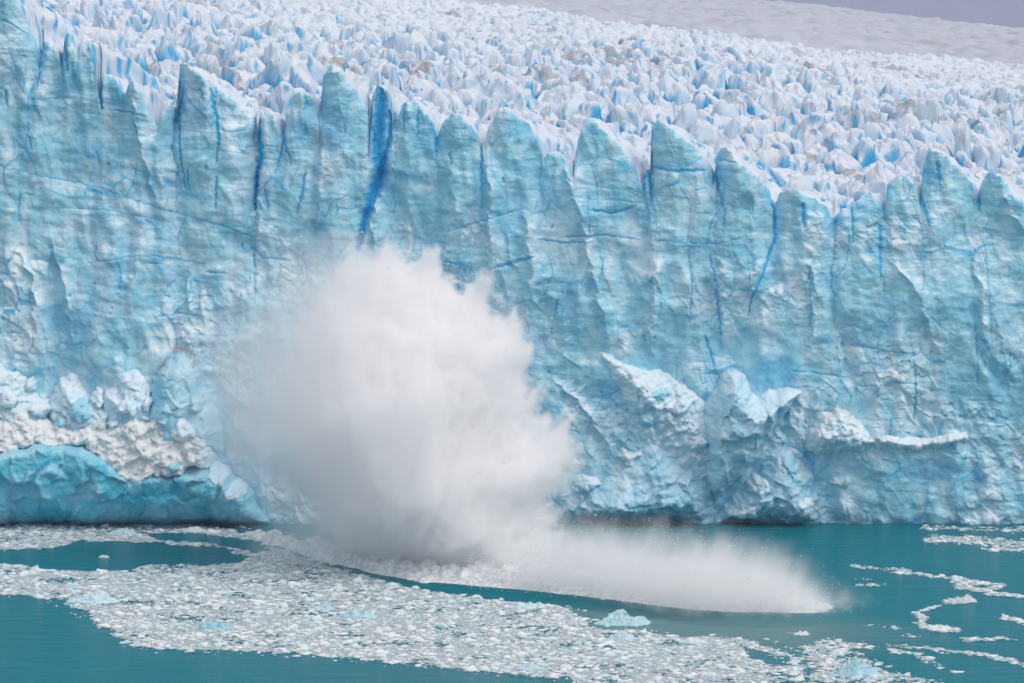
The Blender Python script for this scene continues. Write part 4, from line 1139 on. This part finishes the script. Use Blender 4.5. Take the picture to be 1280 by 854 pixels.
# pieces of ice in the air right of the column
CH = [(676, 402), (690, 398), (700, 362), (668, 372), (655, 352), (686, 424), (694, 452), (702, 436), (720, 430), (678, 470), (690, 500), (716, 476), (727, 556), (705, 520), (672, 448), (640, 345), (630, 362), (660, 392), (731, 580), (742, 566), (694, 538), (680, 380), (650, 372), (612, 352), (600, 340), (560, 330), (520, 322), (716, 610), (728, 622), (748, 600), (710, 402), (735, 452), (722, 508), (470, 300), (452, 290), (438, 276)]
for px, py in CH:
    R = R_PL + random.uniform(-3, 8); s = R / FPX
    o = obj('ice_chunk', floe_protos[random.choice((1, 2, 3, 5, 6, 7))][0], None, ((px - 640) * s, R - CAM_D, CAM_H + (EYE_ROW - py) * s))
    r = random.uniform(.10, .22) * (1.9 if (px, py) in ((727, 556), (676, 402), (694, 452)) else 1)
    o.scale = (r, r, r * 2); o.rotation_euler = [random.uniform(0, 6.28) for _ in range(3)]
    tag(o, 'small white ice chunk flying through the air beside the splash', 'ice chunk', 'ice chunks flying beside the splash')

# ------------------------------------------------------------------ air
hv = np.array([(x, y, z) for x in (-5000, 5000) for y in (-700, 6500) for z in (-4, 420)], f32)
hq = np.array([(0, 1, 3, 2), (4, 6, 7, 5), (0, 4, 5, 1), (2, 3, 7, 6), (0, 2, 6, 4), (1, 5, 7, 3)])
M_HAZE = vol_material('moist_air', HAZE, (.62, .69, .86), 0.0)
M_HAZE.node_tree.nodes['Principled Volume'].inputs['Density Attribute'].default_value = ''
o = obj('haze', make_mesh('haze', hv, hq, None, None, M_HAZE)); tag(o, 'thin grey moist air over the glacier', None, None, 'stuff')

# ------------------------------------------------------------------ light, sky, camera
SUN_EL, SUN_AZ = math.radians(48), math.radians(118)      # azimuth from +Y (north) clockwise: east-south-east = upper right, a little to the front
sd_ = (math.sin(SUN_AZ) * math.cos(SUN_EL), math.cos(SUN_AZ) * math.cos(SUN_EL), math.sin(SUN_EL))
L = bpy.data.lights.new('sun', 'SUN'); L.energy = 1.2; L.angle = math.radians(35); L.color = (1, .955, .91)
sun = bpy.data.objects.new('sun', L); COL.objects.link(sun)
sun.rotation_euler = __import__('mathutils').Vector(sd_).to_track_quat('Z', 'Y').to_euler(); sun.location = (100, -100, 300)

w = bpy.data.worlds.new('World'); scene.world = w; w.use_nodes = True
ns, ln = w.node_tree.nodes, w.node_tree.links; ns.clear()
out = ns.new('ShaderNodeOutputWorld'); bg = ns.new('ShaderNodeBackground'); bg.inputs[1].default_value = .12
sky = ns.new('ShaderNodeTexSky'); sky.sky_type = 'NISHITA'; sky.sun_disc = False; sky.sun_elevation = SUN_EL; sky.sun_rotation = SUN_AZ; sky.dust_density = 4; sky.air_density = 1
# a closed cloud deck: grey, a little lavender, brighter overhead
cl = ns.new('ShaderNodeMix'); cl.data_type = 'RGBA'; cl.inputs[0].default_value = .88; cl.inputs[7].default_value = (5.0, 5.0, 5.35, 1)
tc = ns.new('ShaderNodeTexCoord'); nz = ns.new('ShaderNodeTexNoise'); nz.inputs['Scale'].default_value = 2.5; nz.inputs['Detail'].default_value = 5; ln.new(tc.outputs['Generated'], nz.inputs['Vector'])
sp = ns.new('ShaderNodeSeparateXYZ'); ln.new(tc.outputs['Generated'], sp.inputs[0])
rg = ns.new('ShaderNodeMapRange'); rg.inputs[1].default_value = 0; rg.inputs[2].default_value = .8; rg.inputs[3].default_value = .62; rg.inputs[4].default_value = 1.5; ln.new(sp.outputs[2], rg.inputs[0])
nr = ns.new('ShaderNodeMapRange'); nr.inputs[1].default_value = .3; nr.inputs[2].default_value = .7; nr.inputs[3].default_value = .93; nr.inputs[4].default_value = 1.07; ln.new(nz.outputs[0], nr.inputs[0])
mm = ns.new('ShaderNodeMath'); mm.operation = 'MULTIPLY'; ln.new(rg.outputs[0], mm.inputs[0]); ln.new(nr.outputs[0], mm.inputs[1])
hz = ns.new('ShaderNodeMapRange'); hz.inputs[1].default_value = .02; hz.inputs[2].default_value = .35; ln.new(sp.outputs[2], hz.inputs[0])
hc = ns.new('ShaderNodeMix'); hc.data_type = 'RGBA'; hc.inputs[6].default_value = (3.15, 3.3, 4.45, 1); hc.inputs[7].default_value = (4.8, 4.55, 4.62, 1); ln.new(hz.outputs[0], hc.inputs[0])
vm = ns.new('ShaderNodeVectorMath'); vm.operation = 'SCALE'; ln.new(hc.outputs[2], vm.inputs[0]); ln.new(mm.outputs[0], vm.inputs['Scale'])
ln.new(sky.outputs[0], cl.inputs[6]); ln.new(vm.outputs[0], cl.inputs[7]); ln.new(cl.outputs[2], bg.inputs[0]); ln.new(bg.outputs[0], out.inputs[0])

cam = bpy.data.cameras.new('camera'); co = bpy.data.objects.new('camera', cam); COL.objects.link(co)
co.location = (0, -CAM_D, CAM_H); co.rotation_euler = (math.radians(90), 0, 0)
cam.sensor_width = 36; cam.lens = 36 * FPX / 1280; cam.shift_y = -(427 - EYE_ROW) / 1280
cam.clip_start = 1; cam.clip_end = 20000
scene.camera = co

vs = scene.view_settings
vs.view_transform = 'Standard'; vs.look = 'None'; vs.gamma = 1; vs.exposure = .20; vs.use_curve_mapping = False
cy = scene.cycles
cy.use_denoising = True
cy.max_bounces = 44; cy.diffuse_bounces = 6; cy.glossy_bounces = 3; cy.transparent_max_bounces = 8; cy.volume_bounces = 40
cy.volume_step_rate = 2.5; cy.volume_max_steps = 256
cy.use_adaptive_sampling = True; cy.adaptive_threshold = .02
cy.caustics_reflective = False; cy.caustics_refractive = False
print('script', round(time.time() - T0, 1))
